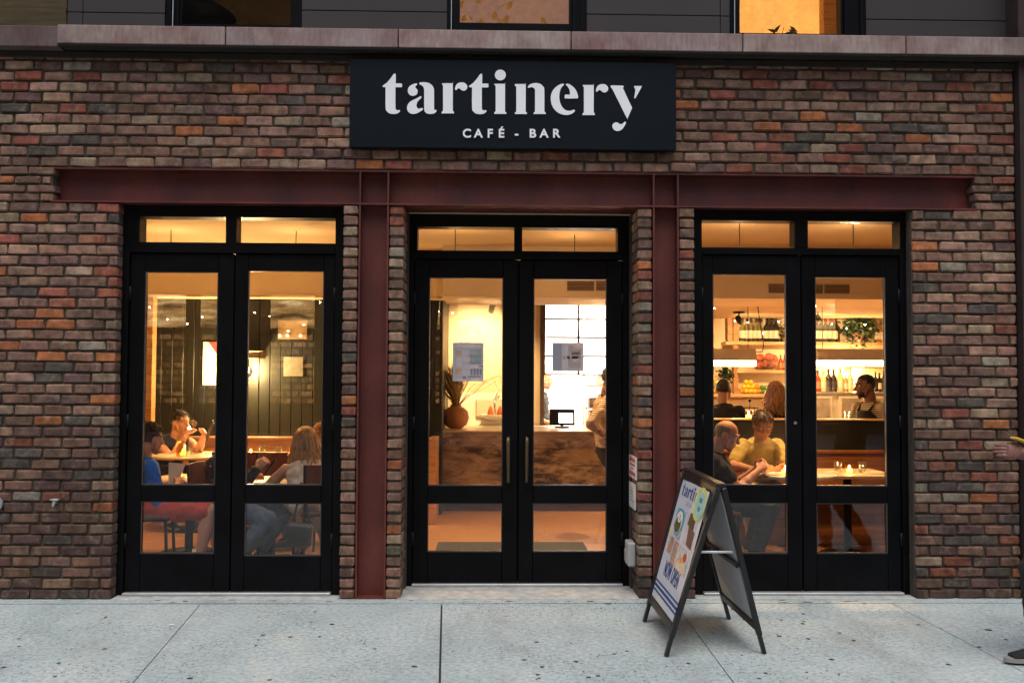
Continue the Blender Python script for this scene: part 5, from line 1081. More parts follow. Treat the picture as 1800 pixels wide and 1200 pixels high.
# small end panel and bench end left of the marble counter
x0, x1, z0, z1 = rect(752, 766, 772, 880, 3.3); tag(MB().b2((x0, 3.3, 0), (x1, 3.9, z1), .004).build('bench_end', OAK), 'orange oak end panel left of the marble counter', 'panel')
# ================================================================== PEOPLE
def skin(name, c): return mat(name, c, .55, var=.06, scale=20, bmp=.05, bscale=120, sss=.15)
SKIN = skin('skin_fair', (.50, .26, .17)); SKIN2 = skin('skin_tan', (.36, .18, .11)); SKIN3 = skin('skin_brown', (.21, .10, .06))
def cloth(name, c, var=.18): return mat(name, c, .9, var=var, scale=14, bmp=.35, bscale=26, bdist=.012)
HAIRM = {k: mat('hair_' + k, c, .5, var=.45, scale=40, bmp=.4, bscale=90, stretch=(1, 1, .25)) for k, c in dict(dark=(.018, .012, .009), brown=(.045, .022, .011), grey=(.20, .15, .11), blond=(.42, .23, .085), ginger=(.30, .12, .035), black=(.012, .011, .011)).items()}
import numpy as np
class Blob:
    """Rounded volumes blended into one continuous surface (a signed distance field, meshed with surface nets)."""
    def __init__(s, k=.012): s.items = []; s.k = k
    def ball(s, c, r, n=0, m=0, M3=None):
        rr = r if isinstance(r, (tuple, list)) else (r, r, r)
        s.items.append(('e', np.array(c), np.array(rr, float), np.array(M3 if M3 is not None else Matrix.Identity(3), float), s.k)); return s
    def seg(s, a, b, ra, rb, side=None, k=None):
        s.items.append(('s', np.array(a), np.array(b), ra, rb, None if side is None else np.array(side), s.k if k is None else k))
    def grid(s, vox):
        lo = np.full(3, 1e9); hi = -lo
        for it in s.items:
            if it[0] == 'e': p = [it[1]]; r = it[2].max()
            else: p = [it[1], it[2]]; r = max(np.max(it[3]), np.max(it[4]))
            for q in p: lo = np.minimum(lo, q - r); hi = np.maximum(hi, q + r)
        lo -= 4 * vox + .01; n = np.ceil((hi - lo + 4 * vox + .01) / vox).astype(int) + 1
        G = np.full(n, .06, np.float32)
        for it in s.items:
            if it[0] == 'e': l, h, r, k = it[1], it[1], it[2].max(), it[4]
            else: l, h, r, k = np.minimum(it[1], it[2]), np.maximum(it[1], it[2]), max(np.max(it[3]), np.max(it[4])), it[6]
            m = r + k * 1.2 + 2.5 * vox
            i0 = np.maximum(0, np.floor((l - m - lo) / vox).astype(int)); i1 = np.minimum(n, np.ceil((h + m - lo) / vox).astype(int) + 1)
            X = np.stack(np.meshgrid(*[lo[a] + vox * np.arange(i0[a], i1[a]) for a in range(3)], indexing='ij'), -1).astype(np.float32)
            if it[0] == 'e':
                q = (X - it[1]) @ it[3]; k0 = np.sqrt(((q / it[2]) ** 2).sum(-1)) + 1e-6; k1 = np.sqrt(((q / it[2] ** 2) ** 2).sum(-1)) + 1e-6; d = k0 * (k0 - 1) / k1
            else:
                ab = it[2] - it[1]; L2 = float(ab @ ab) + 1e-12; q = X - it[1]; t = np.clip((q @ ab) / L2, 0, 1); v = q - t[..., None] * ab
                if it[5] is None: d = np.sqrt((v ** 2).sum(-1)) - (it[3] + (it[4] - it[3]) * t)
                else:
                    ax = ab / math.sqrt(L2); sd = it[5] - ax * (it[5] @ ax); sd /= np.linalg.norm(sd) + 1e-9; dp = np.cross(ax, sd)
                    rx = it[3][0] + (it[4][0] - it[3][0]) * t; ry = it[3][1] + (it[4][1] - it[3][1]) * t; mn = np.minimum(rx, ry)
                    d = (np.sqrt((v @ sd / rx) ** 2 + (v @ dp / ry) ** 2 + (v @ ax / (mn * .5)) ** 2) - 1) * mn
            sl = tuple(slice(i0[a], i1[a]) for a in range(3)); g = G[sl]
            hh = np.clip(.5 + .5 * (g - d) / k, 0, 1); G[sl] = g + (d - g) * hh - k * hh * (1 - hh)
        return G, lo
def remesh(mb, name, m, parent, vox, smooth=0, crumple=0.0):
    G, lo = mb.grid(vox); S_ = G < 0; n = np.array(G.shape)
    c = np.zeros(n - 1, np.int8)
    corners = [(i, j, k) for i in (0, 1) for j in (0, 1) for k in (0, 1)]
    sub = lambda A, o: A[o[0]:A.shape[0] - 1 + o[0], o[1]:A.shape[1] - 1 + o[1], o[2]:A.shape[2] - 1 + o[2]]
    for o in corners: c += sub(S_, o)
    act = (c > 0) & (c < 8); idx = np.full(n - 1, -1, np.int64); cells = np.argwhere(act); idx[act] = np.arange(len(cells))
    acc = np.zeros((len(cells), 3)); cnt = np.zeros(len(cells)); val = {o: sub(G, o)[act] for o in corners}
    for o in corners:
        for a in range(3):
            if o[a]: continue
            q = list(o); q[a] = 1; v0, v1 = val[o], val[tuple(q)]; x = (v0 < 0) != (v1 < 0); t = np.where(x, v0 / np.where(x, v0 - v1, 1), 0)
            p = np.array(o, float) + 0 * acc; p[:, a] += t; acc += p * x[:, None]; cnt += x
    P = lo + vox * (cells + acc / cnt[:, None])
    F = []
    for a in range(3):
        b_, c_ = (a + 1) % 3, (a + 2) % 3; s0 = [slice(None)] * 3; s1 = [slice(None)] * 3; s0[a] = slice(0, -1); s1[a] = slice(1, None)
        e = np.argwhere(S_[tuple(s0)] != S_[tuple(s1)]); neg = S_[tuple(s0)][tuple(e.T)]
        ok = (e[:, b_] > 0) & (e[:, c_] > 0) & (e[:, b_] < n[b_] - 1) & (e[:, c_] < n[c_] - 1); e, neg = e[ok], neg[ok]
        def id_(db, dc): q = e.copy(); q[:, b_] -= db; q[:, c_] -= dc; return idx[tuple(q.T)]
        f = np.stack([id_(1, 1), id_(0, 1), id_(0, 0), id_(1, 0)], 1); f[~neg] = f[~neg][:, ::-1]; F.append(f)
    F = np.concatenate(F)
    me = bpy.data.meshes.new(name); off = np.array(wloc(parent))
    me.vertices.add(len(P)); me.loops.add(len(F) * 4); me.polygons.add(len(F))
    if crumple:
        gi = np.stack(np.gradient(G), -1); ci = np.clip(np.round((P - lo) / vox).astype(int), 0, n - 1); N = gi[tuple(ci.T)]; N /= np.linalg.norm(N, axis=1, keepdims=True) + 1e-9
        w = P; k = (np.sin(w[:, 0] * 31 + 5 * np.sin(w[:, 2] * 17)) * np.sin(w[:, 2] * 37 + 4 * np.sin(w[:, 0] * 23 + w[:, 1] * 19)) * .6 + .4 * np.sin(w[:, 1] * 53 + w[:, 2] * 41 + 3 * np.sin(w[:, 0] * 29)))
        P = P + N * (k * crumple)[:, None]
    me.vertices.foreach_set('co', (P - off).astype(np.float32).ravel()); me.loops.foreach_set('vertex_index', F.ravel().astype(np.int32)); me.polygons.foreach_set('loop_start', np.arange(0, len(F) * 4, 4, dtype=np.int32))
    me.polygons.foreach_set('use_smooth', np.ones(len(F), bool)); me.update(calc_edges=True); me.validate(); me.materials.append(m)
    o = bpy.data.objects.new(name, me); COL.objects.link(o); o.parent = parent; return o
def limb(mb, pts, rad, n=14, side=None):
    """Tapered tube with ball ends; rad may hold (wide, deep) pairs, wide along side."""
    pts = [Vector(p) for p in pts]
    if isinstance(mb, Blob):
        for i in range(len(pts) - 1):
            kk = .004 if side is None and max(rad) < .0155 else None
            mb.seg(pts[i], pts[i + 1], rad[i], rad[i + 1], side, kk)
        return
    side = Vector(side if side is not None else (0.31, .2, .9)).normalized(); vs, fs = [], []
    for i, p in enumerate(pts):
        t = (pts[min(i + 1, len(pts) - 1)] - pts[max(i - 1, 0)]).normalized(); s = (side - t * side.dot(t)).normalized(); d = t.cross(s)
        for k in range(n):
            a = 6.28318 * k / n; vs.append(p + s * math.cos(a) * rad[i][0] + d * math.sin(a) * rad[i][1])
    for i in range(len(pts) - 1):
        for k in range(n): fs.append((i * n + k, i * n + (k + 1) % n, (i + 1) * n + (k + 1) % n, (i + 1) * n + k))
    fs.append(tuple(reversed(range(n)))); fs.append(tuple((len(pts) - 1) * n + k for k in range(n)))
    mb.add(vs, fs, True)
def ik(a, b, l1, l2, pole):
    d = b - a; L = min(d.length, (l1 + l2) * .995); d = d.normalized(); b = a + d * L
    x = (l1 * l1 - l2 * l2 + L * L) / (2 * L); h = math.sqrt(max(0, l1 * l1 - x * x))
    pl = Vector(pole); pl = (pl - d * pl.dot(d)).normalized(); return a + d * x + pl * h, b
def vdir(deg): return Vector((math.sin(R(deg)), -math.cos(R(deg)), 0))    # 0 faces the street, 90 faces right in the photograph
def person(label, head, pelvis, yaw, head_yaw=None, head_pitch=0, roll=0, hands=None, feet=None, knees=None, sk=None, top=None, sleeve=.5, legs=None, legend=.93, shoe=None, hair='dark', hairstyle='short', S=1.0, vox=.0065, elbows=None, fingers='curl', tank=False, wide=1.0, apron=None, glasses=False, beard=False):
    sk = sk or SKIN; head = Vector(head); pelvis = Vector(pelvis); f = vdir(yaw); r = f.cross(Vector((0, 0, 1))); U = Vector((0, 0, 1))
    hy = yaw if head_yaw is None else head_yaw
    t = thing('person', label, 'person', (pelvis.x, pelvis.y, 0)); body = Blob(.012)
    # head frame
    hf = vdir(hy); hr = hf.cross(U); ax = Matrix.Rotation(R(-head_pitch), 3, hr); hf = ax @ hf; hu = ax @ U
    if roll: rx = Matrix.Rotation(R(roll), 3, hf); hu = rx @ hu; hr = rx @ hr
    HM = Matrix((hr, hf, hu)).transposed(); HS = S
    hp = lambda x, y, z: head + HM @ Vector((x, y, z)) * HS
    neck = hp(0, -.035, -.115); nb = neck - (neck - pelvis).normalized() * .055 * S - f * .01
    spine = (nb - pelvis); sp = lambda k: pelvis + spine * k + f * (-.03 * math.sin(k * 3.1416)) * S
    shl = {s: nb - spine.normalized() * .055 * S + r * s * .175 * S * wide for s in (-1, 1)}
    # skin: head
    body.ball(hp(0, -.012, .030), (.076 * HS, .096 * HS, .090 * HS), 20, 14, HM)
    body.ball(hp(0, .030, -.030), (.062 * HS, .066 * HS, .078 * HS), 16, 12, HM)
    limb(body, [hp(0, .045, -.055), hp(0, .068, -.096)], [.044 * HS, .024 * HS], 12)
    limb(body, [hp(0, .088, .018), hp(0, .112, -.022)], [.009 * HS, .0145 * HS], 8)
    for s in (-1, 1):
        limb(body, [hp(s * .012, .088, .034), hp(s * .045, .072, .034)], [.012 * HS, .011 * HS], 8); body.ball(hp(s * .078, -.008, -.004), (.011 * HS, .022 * HS, .033 * HS), 10, 8, HM)
        limb(body, [hp(s * .062, .02, -.03), hp(s * .05, .03, -.075)], [.016 * HS, .016 * HS], 8); body.ball(hp(s * .038, .070, -.018), (.02 * HS, .018 * HS, .018 * HS), 8, 6, HM)
    body.ball(hp(0, .088, -.058), (.022 * HS, .012 * HS, .011 * HS), 10, 6, HM)
    limb(body, [hp(0, -.03, -.06), neck, nb - spine.normalized() * .03], [.056 * HS, .055 * S, .062 * S])
    # skin torso core (kept inside the clothes)
    W = wide
    tor = [(0.0, .150, .105), (.18, .140, .10), (.42, .138 * W, .10), (.68, .155 * W, .108), (.86, .155 * W, .095), (.96, .10 * W, .07)]
    limb(body, [sp(k) for k, a, b in tor], [(a * S, b * S) for k, a, b in tor], 18, r)
    hands = hands or {}; E = {}; Wp = {}
    for s in (-1, 1):
        tgt = Vector(hands.get(s, shl[s] + f * .12 - U * .50 + r * s * .06)); pole = (elbows or {}).get(s, -U * .8 + r * s * .6 - f * .5)
        e, w = ik(shl[s], tgt, .29 * S, .26 * S, pole); E[s], Wp[s] = e, w
        limb(body, [shl[s], shl[s].lerp(e, .45), e], [.045 * S, .043 * S, .037 * S]); limb(body, [e, e.lerp(w, .35), w], [.039 * S, .040 * S, .026 * S])
        # hand: palm, four fingers, thumb
        d = (w - e).normalized(); ref = (-r * s * .8 + U * -.2); n_ = (ref - d * ref.dot(d)).normalized(); b_ = d.cross(n_)
        if b_.z < 0: b_ = -b_
        pc = w + d * .075 * S; limb(body, [w, w + d * .04 * S, pc], [(.028 * S, .017 * S), (.038 * S, .016 * S), (.040 * S, .014 * S)], 12, b_)
        cl = {'curl': .9, 'open': .25, 'fist': 1.5, 'grip': 1.1}[fingers]
        for i, (off, L) in enumerate(((.030, .072), (.011, .080), (-.009, .075), (-.028, .060))):
            p0 = pc + b_ * off * S - d * .01 * S; d1 = (d * math.cos(cl * .5) + n_ * math.sin(cl * .5)); d2 = (d * math.cos(cl * 1.3) + n_ * math.sin(cl * 1.3)); p1 = p0 + d1 * L * .55 * S; p2 = p1 + d2 * L * .5 * S
            limb(body, [p0, p1, p2], [.0095 * S, .009 * S, .0078 * S], 8)
        p0 = w + d * .02 * S + b_ * .028 * S; p1 = p0 + (d * .7 + b_ * .55 + n_ * .45).normalized() * .045 * S; p2 = p1 + (d * .85 + n_ * .5).normalized() * .032 * S; limb(body, [p0, p1, p2], [.014 * S, .0105 * S, .009 * S], 8)
    K = {}; A_f = {}
    for s in (-1, 1):
        hip = pelvis + r * s * .085 * S - U * .02; ft = Vector((feet or {}).get(s, pelvis + r * s * .1 - U * (pelvis.z - .08)))
        k, a = ik(hip, ft, .44 * S, .43 * S, (knees or {}).get(s, f + U * .05)); K[s], A_f[s] = k, a
        limb(body, [hip, hip.lerp(k, .5), k], [.082 * S, .072 * S, .052 * S]); limb(body, [k, k.lerp(a, .35), a], [.052 * S, .053 * S, .034 * S])
        limb(body, [a, a + f * .05 - U * .04], [.035 * S, .03 * S])
    remesh(body, 'body', sk, t, vox)
    # shirt
    if top:
        sh = Blob(.02); tk = .014
        rr = [(a * S + tk + (.006 if k < .3 else 0), b * S + tk) for k, a, b in tor]
        limb(sh, [sp(k) for k, a, b in tor], rr, 18, r)
        for s in (-1, 1):
            if tank: limb(sh, [shl[s] - r * s * .05, shl[s] - r * s * .06 - spine.normalized() * .1], [.05 * S, .06 * S]); continue
            if sleeve <= 1: q = shl[s].lerp(E[s], sleeve); limb(sh, [shl[s] - r * s * .02, shl[s].lerp(q, .5), q], [.068 * S, .064 * S, .061 * S])
            else: q = E[s].lerp(Wp[s], sleeve - 1); limb(sh, [shl[s] - r * s * .02, shl[s].lerp(E[s], .5), E[s], q], [.068 * S, .062 * S, .056 * S, .044 * S])
        remesh(sh, 'shirt', top, t, .0085, 3, .0055)
    if legs:
        lg_ = Blob(.02); limb(lg_, [sp(-.03), sp(.08), sp(.16)], [(.160 * S, .125 * S), (.165 * S, .125 * S), (.155 * S, .118 * S)], 18, r)
        for s in (-1, 1):
            hip = pelvis + r * s * .085 * S - U * .02
            if legend <= .5: q = hip.lerp(K[s], legend * 2); limb(lg_, [hip, hip.lerp(q, .5), q], [.10 * S, .098 * S, .088 * S])
            else: q = K[s].lerp(A_f[s], (legend - .5) * 2); limb(lg_, [hip, hip.lerp(K[s], .5), K[s], K[s].lerp(q, .5), q], [.098 * S, .090 * S, .072 * S, .068 * S, .060 * S])
        remesh(lg_, 'trousers', legs, t, .0095, 3, .006)
    for s in (-1, 1):
        a = A_f[s]; m_ = shoe or cloth('shoe_black', (.015, .015, .016)); g = MB(); z = a.z - .072 * S
        limb(g, [a - f * .035 * S - U * .03 * S, a + f * .06 * S - U * .035 * S, a + f * .16 * S - U * .048 * S], [(.037 * S, .04 * S), (.043 * S, .033 * S), (.036 * S, .022 * S)], 12, r)
        sh_ = g.build('shoe', m_, t); so = MB(); 
        ol = [(-.065, -.028), (-.07, .0), (-.065, .028), (.0, .038), (.09, .046), (.165, .036), (.205, .0), (.165, -.036), (.09, -.046), (.0, -.038)]
        so.prism([(x * S, y * S) for x, y in smooth_poly(ol, sub=4)], Vector((a.x, a.y, z)) - U * 0.0, f, U.cross(f), .022 * S); so.build('sole', mat('rubber_sole', (.25, .24, .23), .7), sh_)
    # hair
    hm = HAIRM[hair]; hb = MB()
    if hairstyle in ('short', 'bald', 'crop'):
        zc = {'short': .010, 'bald': -.02, 'crop': .02}[hairstyle]
        N1, N2 = 22, 16; grow = {'short': 1.13, 'bald': 1.035, 'crop': 1.05}[hairstyle]; vs = []
        for i in range(N2 + 1):
            th = math.pi * i / N2
            for k in range(N1):
                a = 6.2832 * k / N1; d = Vector((math.sin(th) * math.cos(a), math.sin(th) * math.sin(a), math.cos(th))); j = 1 + (.018 if hairstyle == 'short' else .006) * mnoise.noise(d * 7 + head)
                vs.append(hp(d.x * .076 * grow * j, -.012 + d.y * .096 * grow * j, .030 + d.z * .090 * grow * j))
        fs = []
        for i in range(N2):
            for k in range(N1):
                th = math.pi * (i + .5) / N2; a = 6.2832 * (k + .5) / N1; y = math.sin(th) * math.sin(a); z = math.cos(th)
                keep = z > (-.62 if y < .1 else (.42 + (y - .5) * .5 if y > .35 else -.05)) 
                if hairstyle == 'bald': keep = -.65 < z < .42 and y < .25
                if keep: fs.append((i * N1 + k, i * N1 + (k + 1) % N1, (i + 1) * N1 + (k + 1) % N1, (i + 1) * N1 + k))
        hb.add(vs, fs, True)
        if hairstyle == 'short':
            for i in range(330):
                d = Vector((random.gauss(0, 1), random.gauss(-.3, 1), abs(random.gauss(.4, .8)))).normalized()
                if d.y > .55 and d.z < .5: continue
                p = hp(d.x * .083, -.012 + d.y * .104, .03 + d.z * .1); w_ = Vector((random.gauss(0, .35), .7, random.gauss(0, .3) - .2)); w_ = (w_ - d * w_.dot(d)).normalized() + d * .22; q = p + HM @ (w_ * .034) * S; limb_r = .0026 * S; hb.tube([p, p.lerp(q, .5) + (p - head) * .04, q], [limb_r, limb_r * .9, .002], 5)
    else:
        L = {'long': .40, 'medium': .24}[hairstyle]; hb.ball(hp(0, -.018, .038), (.083 * S, .100 * S, .094 * S), 18, 12, HM)
        for i in range(420):
            a = random.uniform(-2.75, 2.75); th = random.uniform(.15, 1.35)   # azimuth from the back of the head
            d = Vector((math.sin(a) * math.sin(th), -math.cos(a) * math.sin(th), math.cos(th)))
            if d.y > .45: continue
            p = hp(d.x * .082, -.018 + d.y * .10, .036 + d.z * .094); out = (HM @ Vector((d.x, d.y, 0))); out.z = 0; out = out.normalized() if out.length > .01 else -hf
            pts = [p]; ph = random.random() * 6.28; l = L * random.uniform(.75, 1.1); am = .012 * S
            base = hp(out.dot(hr) * .078, 0, 0); rim = head + out * random.uniform(.070, .098) * S - U * .01 - hf * .012 * S
            pts.append(p.lerp(rim + U * .06, .6) + out * .006)
            for k in range(1, 9):
                q = rim - U * (l * k / 8) + out * (.008 + .03 * math.sin(k / 8 * 2.4)) * S + out * max(0, -out.dot(hf)) * .085 * min(1, k / 4.5) * S
                side = out.cross(U); q += side * am * math.sin(ph + k * 1.5) + out * am * .7 * math.cos(ph + k * 1.3)
                pts.append(q)
            hb.tube(pts, [.004, .005, .0055, .0055, .0052, .005, .005, .0045, .0035, .001], 4)
    hb.build('hair', hm, t)
    # eyes, brows, lips
    ey = MB(); ir = MB(); br = MB()
    for s in (-1, 1):
        ey.ball(hp(s * .032, .0765, .012), .0125 * S, 10, 8); ir.ball(hp(s * .032, .0855, .011), .0055 * S, 8, 6); br.tube([hp(s * .014, .098, .036), hp(s * .034, .094, .043), hp(s * .054, .078, .036)], [.004 * S, .005 * S, .003 * S], 6)
    ey.build('eyes', mat('eye_white', (.7, .66, .6), .3), t); ir.build('irises', mat('iris', (.03, .02, .012), .2), t); br.build('eyebrows', hm if hair not in ('blond',) else HAIRM['brown'], t)
    lp_ = MB(); lp_.ball(hp(0, .096, -.053), (.021 * S, .007 * S, .0045 * S), 10, 6, HM).ball(hp(0, .095, -.061), (.018 * S, .007 * S, .0055 * S), 10, 6, HM); lp_.build('lips', mat('lips', (.36, .13, .10), .4), t)
    if beard:
        bb = MB(); bb.ball(hp(0, .040, -.062), (.060 * S, .060 * S, .050 * S), 14, 8, HM); bb.build('beard', hm, t)
    if glasses:
        g = MB()
        for s in (-1, 1):
            c = [hp(s * .034 + .023 * math.cos(k * .5236), .106, .010 + .018 * math.sin(k * .5236)) for k in range(13)]; g.tube(c, .002 * S, 5)
            g.tube([hp(s * .056, .105, .014), hp(s * .078, .06, .014), hp(s * .083, -.01, .012)], .002 * S, 5)
        g.tube([hp(-.011, .108, .014), hp(.011, .108, .014)], .002 * S, 5); g.build('glasses', mat('glasses_frame', (.03, .02, .015), .3), t)
    if apron:
        ap = MB(); n = 12; vs = []
        rows = [(.82, .40, .0), (.58, .85, .0), (.2, .95, .0), (.0, 1.0, .0)]
        for k, wd, _ in rows:
            a = [x for x in tor]; 
            for j in range(n + 1):
                an = (-1 + 2 * j / n) * 1.25 * wd; vs.append(sp(k) + r * math.sin(an) * (.150 * S * W + .027) + f * math.cos(an) * (.108 * S + .030))
        fs = []
        for i in range(len(rows) - 1):
            for j in range(n): b0 = i * (n + 1) + j; fs.append((b0, b0 + 1, b0 + n + 2, b0 + n + 1))
        if legs:  # skirt of the apron
            for j in range(n + 1):
                an = (-1 + 2 * j / n) * 1.3; vs.append(sp(0) - U * .42 + r * math.sin(an) * .20 * S + f * math.cos(an) * .17 * S)
            for j in range(n): b0 = (len(rows) - 1) * (n + 1) + j; fs.append((b0, b0 + 1, b0 + n + 2, b0 + n + 1))
        ap.add(vs, fs, True); o = ap.build('apron', apron, t); md = o.modifiers.new('thick', 'SOLIDIFY'); md.thickness = .004
        st = MB()
        for s in (-1, 1): st.tube([sp(.82) + r * s * .07 + f * .125, shl[s] - r * s * .10 + U * .055 + f * .03, nb - r * s * -.06 - f * .06 + U * .01], [.013, .013, .013], 6)
        st.build('apron_strap', apron, t)
    return dict(t=t, E=E, W=Wp, K=K, A=A_f, hp=hp, HM=HM, sh=shl, f=f, r=r)
V = Vector
DENIM = cloth('denim', (.05, .075, .12)); BLK = cloth('black_cotton', (.012, .012, .013)); KHAKI = cloth('khaki', (.17, .12, .06))
# --- left window
h = at(264, 771, 1.0); pv = V((at(268, 880, .95).x, .95, .54)); 
e1 = person('person from behind in a royal blue T-shirt and red shorts reading a menu', h, pv, 118, 140, 8, hands={1: at(312, 852, 1.05), -1: at(300, 848, 1.35)}, feet={1: V((pv.x + .40, .85, .08)), -1: V((pv.x + .46, 1.2, .08))}, knees={1: V((1, -.1, .4)), -1: V((1, .2, .4))}, top=cloth('royal_blue_cotton', (.02, .14, .62)), sleeve=1.08, wide=1.16, legs=cloth('red_shorts', (.50, .045, .02)), legend=.44, hair='dark', hairstyle='short', sk=SKIN)
q = [at(297, 812, 1.15), at(326, 815, 1.2), at(313, 852, 1.12), at(296, 850, 1.08)]
o = panel(MB(), [q[3], q[2], q[1], q[0]], .006).build('menu_board', mat('menu_cream', (.72, .64, .50), .6, var=.06)); tag(o, 'cream menu card held by the person in the blue T-shirt', 'menu')
h = at(317, 742, 3.35); pv = V((at(293, 860, 3.45).x, 3.45, .56))
w1 = person('person in a black sleeveless top drinking at the far round table', h, pv, 40, 62, 4, hands={1: h + vdir(62) * .175 + V((-.06, -.03, -.135)), -1: at(358, 766, 3.1)}, elbows={1: V((-.2, -.6, -1)), -1: V((.2, -.1, -1))}, feet={1: V((pv.x + .2, 3.0, .08)), -1: V((pv.x + .4, 3.05, .08))}, top=BLK, tank=True, legs=BLK, hair='dark', hairstyle='short', fingers='grip', glasses=True, vox=.006)
gp = w1['hp'](0, .135, -.045); t = thing('wine_glass', 'glass raised to the lips of the person drinking', 'glass', gp); d = (w1['HM'] @ V((0, .5, .5))).normalized()
MB().tube([gp, gp + d * .09], [.028, .036], 14, True).build('glass', TUMBLER, t)
q = [at(361, 768, 3.05), at(364, 776, 3.0), at(376, 744, 2.98), at(374, 738, 3.02)]; tag(panel(MB(), q, .004).build('menu_card', mat('menu_dark', (.05, .04, .035), .5)), 'thin dark menu card held out by the person drinking', 'menu')
h = at(407, 767, 1.15); pv = V((at(400, 880, 1.1).x, 1.1, .54))
ph = at(466, 822, 1.15)
p3 = person('person in a dark patterned sleeve and jeans holding a phone, half behind the door post', h, pv, 80, 85, 12, hands={1: ph - V((.06, 0, 0)), -1: at(440, 845, 1.45)}, elbows={1: V((-.5, -.3, -1)), -1: V((-.3, .3, -1))}, feet={1: V((pv.x + .12, .85, .08)), -1: V((pv.x + .2, 1.35, .08))}, knees={1: V((1, -.2, .5)), -1: V((1, .2, .5))}, top=mat('patterned_sleeve', (.03, .022, .018), .8, var=.9, scale=40), sleeve=1.85, legs=DENIM, hair='brown', fingers='grip')
tag(MB().box(ph + V((.045, .0, .01)), (.012, .07, .14), Matrix.Rotation(R(35), 3, 'Y'), .004).build('phone', BLACKM), 'dark phone held over the small table inside the left doors', 'phone')
h = at(536, 776, 1.25); pv = V((at(545, 880, 1.1).x, 1.08, .55))
p4 = person('person from behind with long wavy blond hair and bare arms', h, pv, 200, 215, 4, hands={1: at(520, 842, 1.5), -1: at(478, 842, 1.42)}, elbows={-1: V((-.7, -.6, -.8)), 1: V((.5, -.5, -1))}, feet={1: V((pv.x + .1, 1.4, .08)), -1: V((pv.x - .15, 1.45, .08))}, top=cloth('cream_dress', (.62, .52, .40)), tank=True, legs=MATS['cream_dress'], legend=.75, hair='blond', hairstyle='long')
h = at(567, 768, 2.0); pv = V((at(575, 860, 2.05).x, 2.05, .56))
p5 = person('person with ginger hair in a tan top beyond the long haired one', h, pv, -60, -70, 2, hands={-1: V((pv.x - .25, 1.9, .78))}, feet={1: V((pv.x - .3, 2.2, .08)), -1: V((pv.x - .3, 1.9, .08))}, knees={1: V((-1, .2, .4)), -1: V((-1, -.2, .4))}, top=cloth('tan_top', (.52, .36, .20)), sleeve=1.7, legs=DENIM, hair='ginger')
for (x, y, w, lab) in ((at(258, 880, .95).x, .95, 100, 'brown chair under the person in the blue T-shirt'), (at(400, 880, 1.1).x, 1.1, 80, 'brown chair under the person holding the phone'), (at(545, 880, 1.1).x + .07, 1.24, 205, 'brown chair under the long haired person, with the black bag on its back'), (at(575, 860, 2.05).x, 2.05, -60, 'brown chair under the person with ginger hair')):
    chair(x, y, w + 180, lab)
q = at(526, 940, .80); t = thing('handbag', 'black shoulder bag hanging from the chair of the long haired person', 'bag', q)
MB().box((q.x, .80, q.z), (.20, .09, .19), Matrix.Rotation(R(6), 3, 'Y'), .025).build('pouch', mat('black_leather', (.014, .014, .014), .4, var=.2), t)
MB().box((q.x, .752, q.z + .03), (.19, .012, .10), Matrix.Rotation(R(6), 3, 'Y'), .01).build('flap', MATS['black_leather'], t)
MB().tube([(q.x - .05, .80, q.z + .09), (q.x - .02, .82, q.z + .25), (q.x + .0, .86, q.z + .40)], .009, 6).tube([(q.x + .07, .80, q.z + .09), (q.x + .05, .83, q.z + .25), (q.x + .0, .86, q.z + .40)], .009, 6).build('strap', MATS['black_leather'], t)
# --- middle
STR = stripe_mat('red_striped_jersey', (.70, .62, .50), (.22, .035, .03), 17, .32)
h = at(1077, 668, 2.25); pv = V((at(1072, 815, 2.25).x, 2.25, .84))
p6 = person('person in a red striped cream shirt and black apron, half hidden by the door', h, pv, 95, 100, 14, hands={1: at(1074, 776, 2.02), -1: at(1080, 772, 2.3)}, elbows={1: V((-1, -.35, -.5)), -1: V((-.4, .6, -1))}, feet={1: V((pv.x + .02, 2.15, .08)), -1: V((pv.x + .06, 2.38, .08))}, top=STR, sleeve=1.35, legs=BLK, hair='dark', apron=BLK, S=.95, sk=SKIN2)
q = [at(1052, 772, 1.98), at(1076, 760, 1.95), at(1080, 770, 2.1), at(1056, 782, 2.12)]; tag(panel(MB(), q, .003).build('paper_sheet', mat('white_paper', (.75, .75, .73), .8)), 'white sheet held by the person in the striped shirt', 'paper')
h = at(958, 668, 6.0); pv = V((at(955, 790, 6.0).x, 6.0, .90))
p7 = person('person in a dark grey T-shirt standing in the kitchen behind the till', h, pv, 75, 80, 12, hands={1: at(962, 742, 5.85), -1: at(975, 742, 6.0)}, feet={}, top=cloth('charcoal_tee', (.05, .045, .05)), sleeve=.6, legs=BLK, hair='ginger', hairstyle='crop', vox=.009)
# --- right window
h = at(1272, 685, 3.55); pv = V((at(1274, 790, 3.5).x, 3.45, .80))
p8 = person('person from behind in a dark shirt sitting at the bar', h, pv, 172, 150, 2, hands={1: V((pv.x + .2, 3.8, 1.08)), -1: V((pv.x - .2, 3.8, 1.08))}, feet={1: V((pv.x + .1, 3.7, .32)), -1: V((pv.x - .1, 3.7, .32))}, top=cloth('dark_shirt', (.022, .022, .024)), sleeve=.65, legs=DENIM, hair='dark', hairstyle='crop', vox=.008)
h = at(1362, 690, 3.55); pv = V((at(1366, 790, 3.5).x, 3.45, .80))
p9 = person('person from behind with shoulder length blond hair at the bar', h, pv, 190, 200, 2, hands={1: V((pv.x + .2, 3.8, 1.08)), -1: V((pv.x - .2, 3.8, 1.08))}, feet={1: V((pv.x + .1, 3.7, .32)), -1: V((pv.x - .1, 3.7, .32))}, top=BLK, tank=True, legs=BLK, hair='blond', hairstyle='medium', vox=.008)
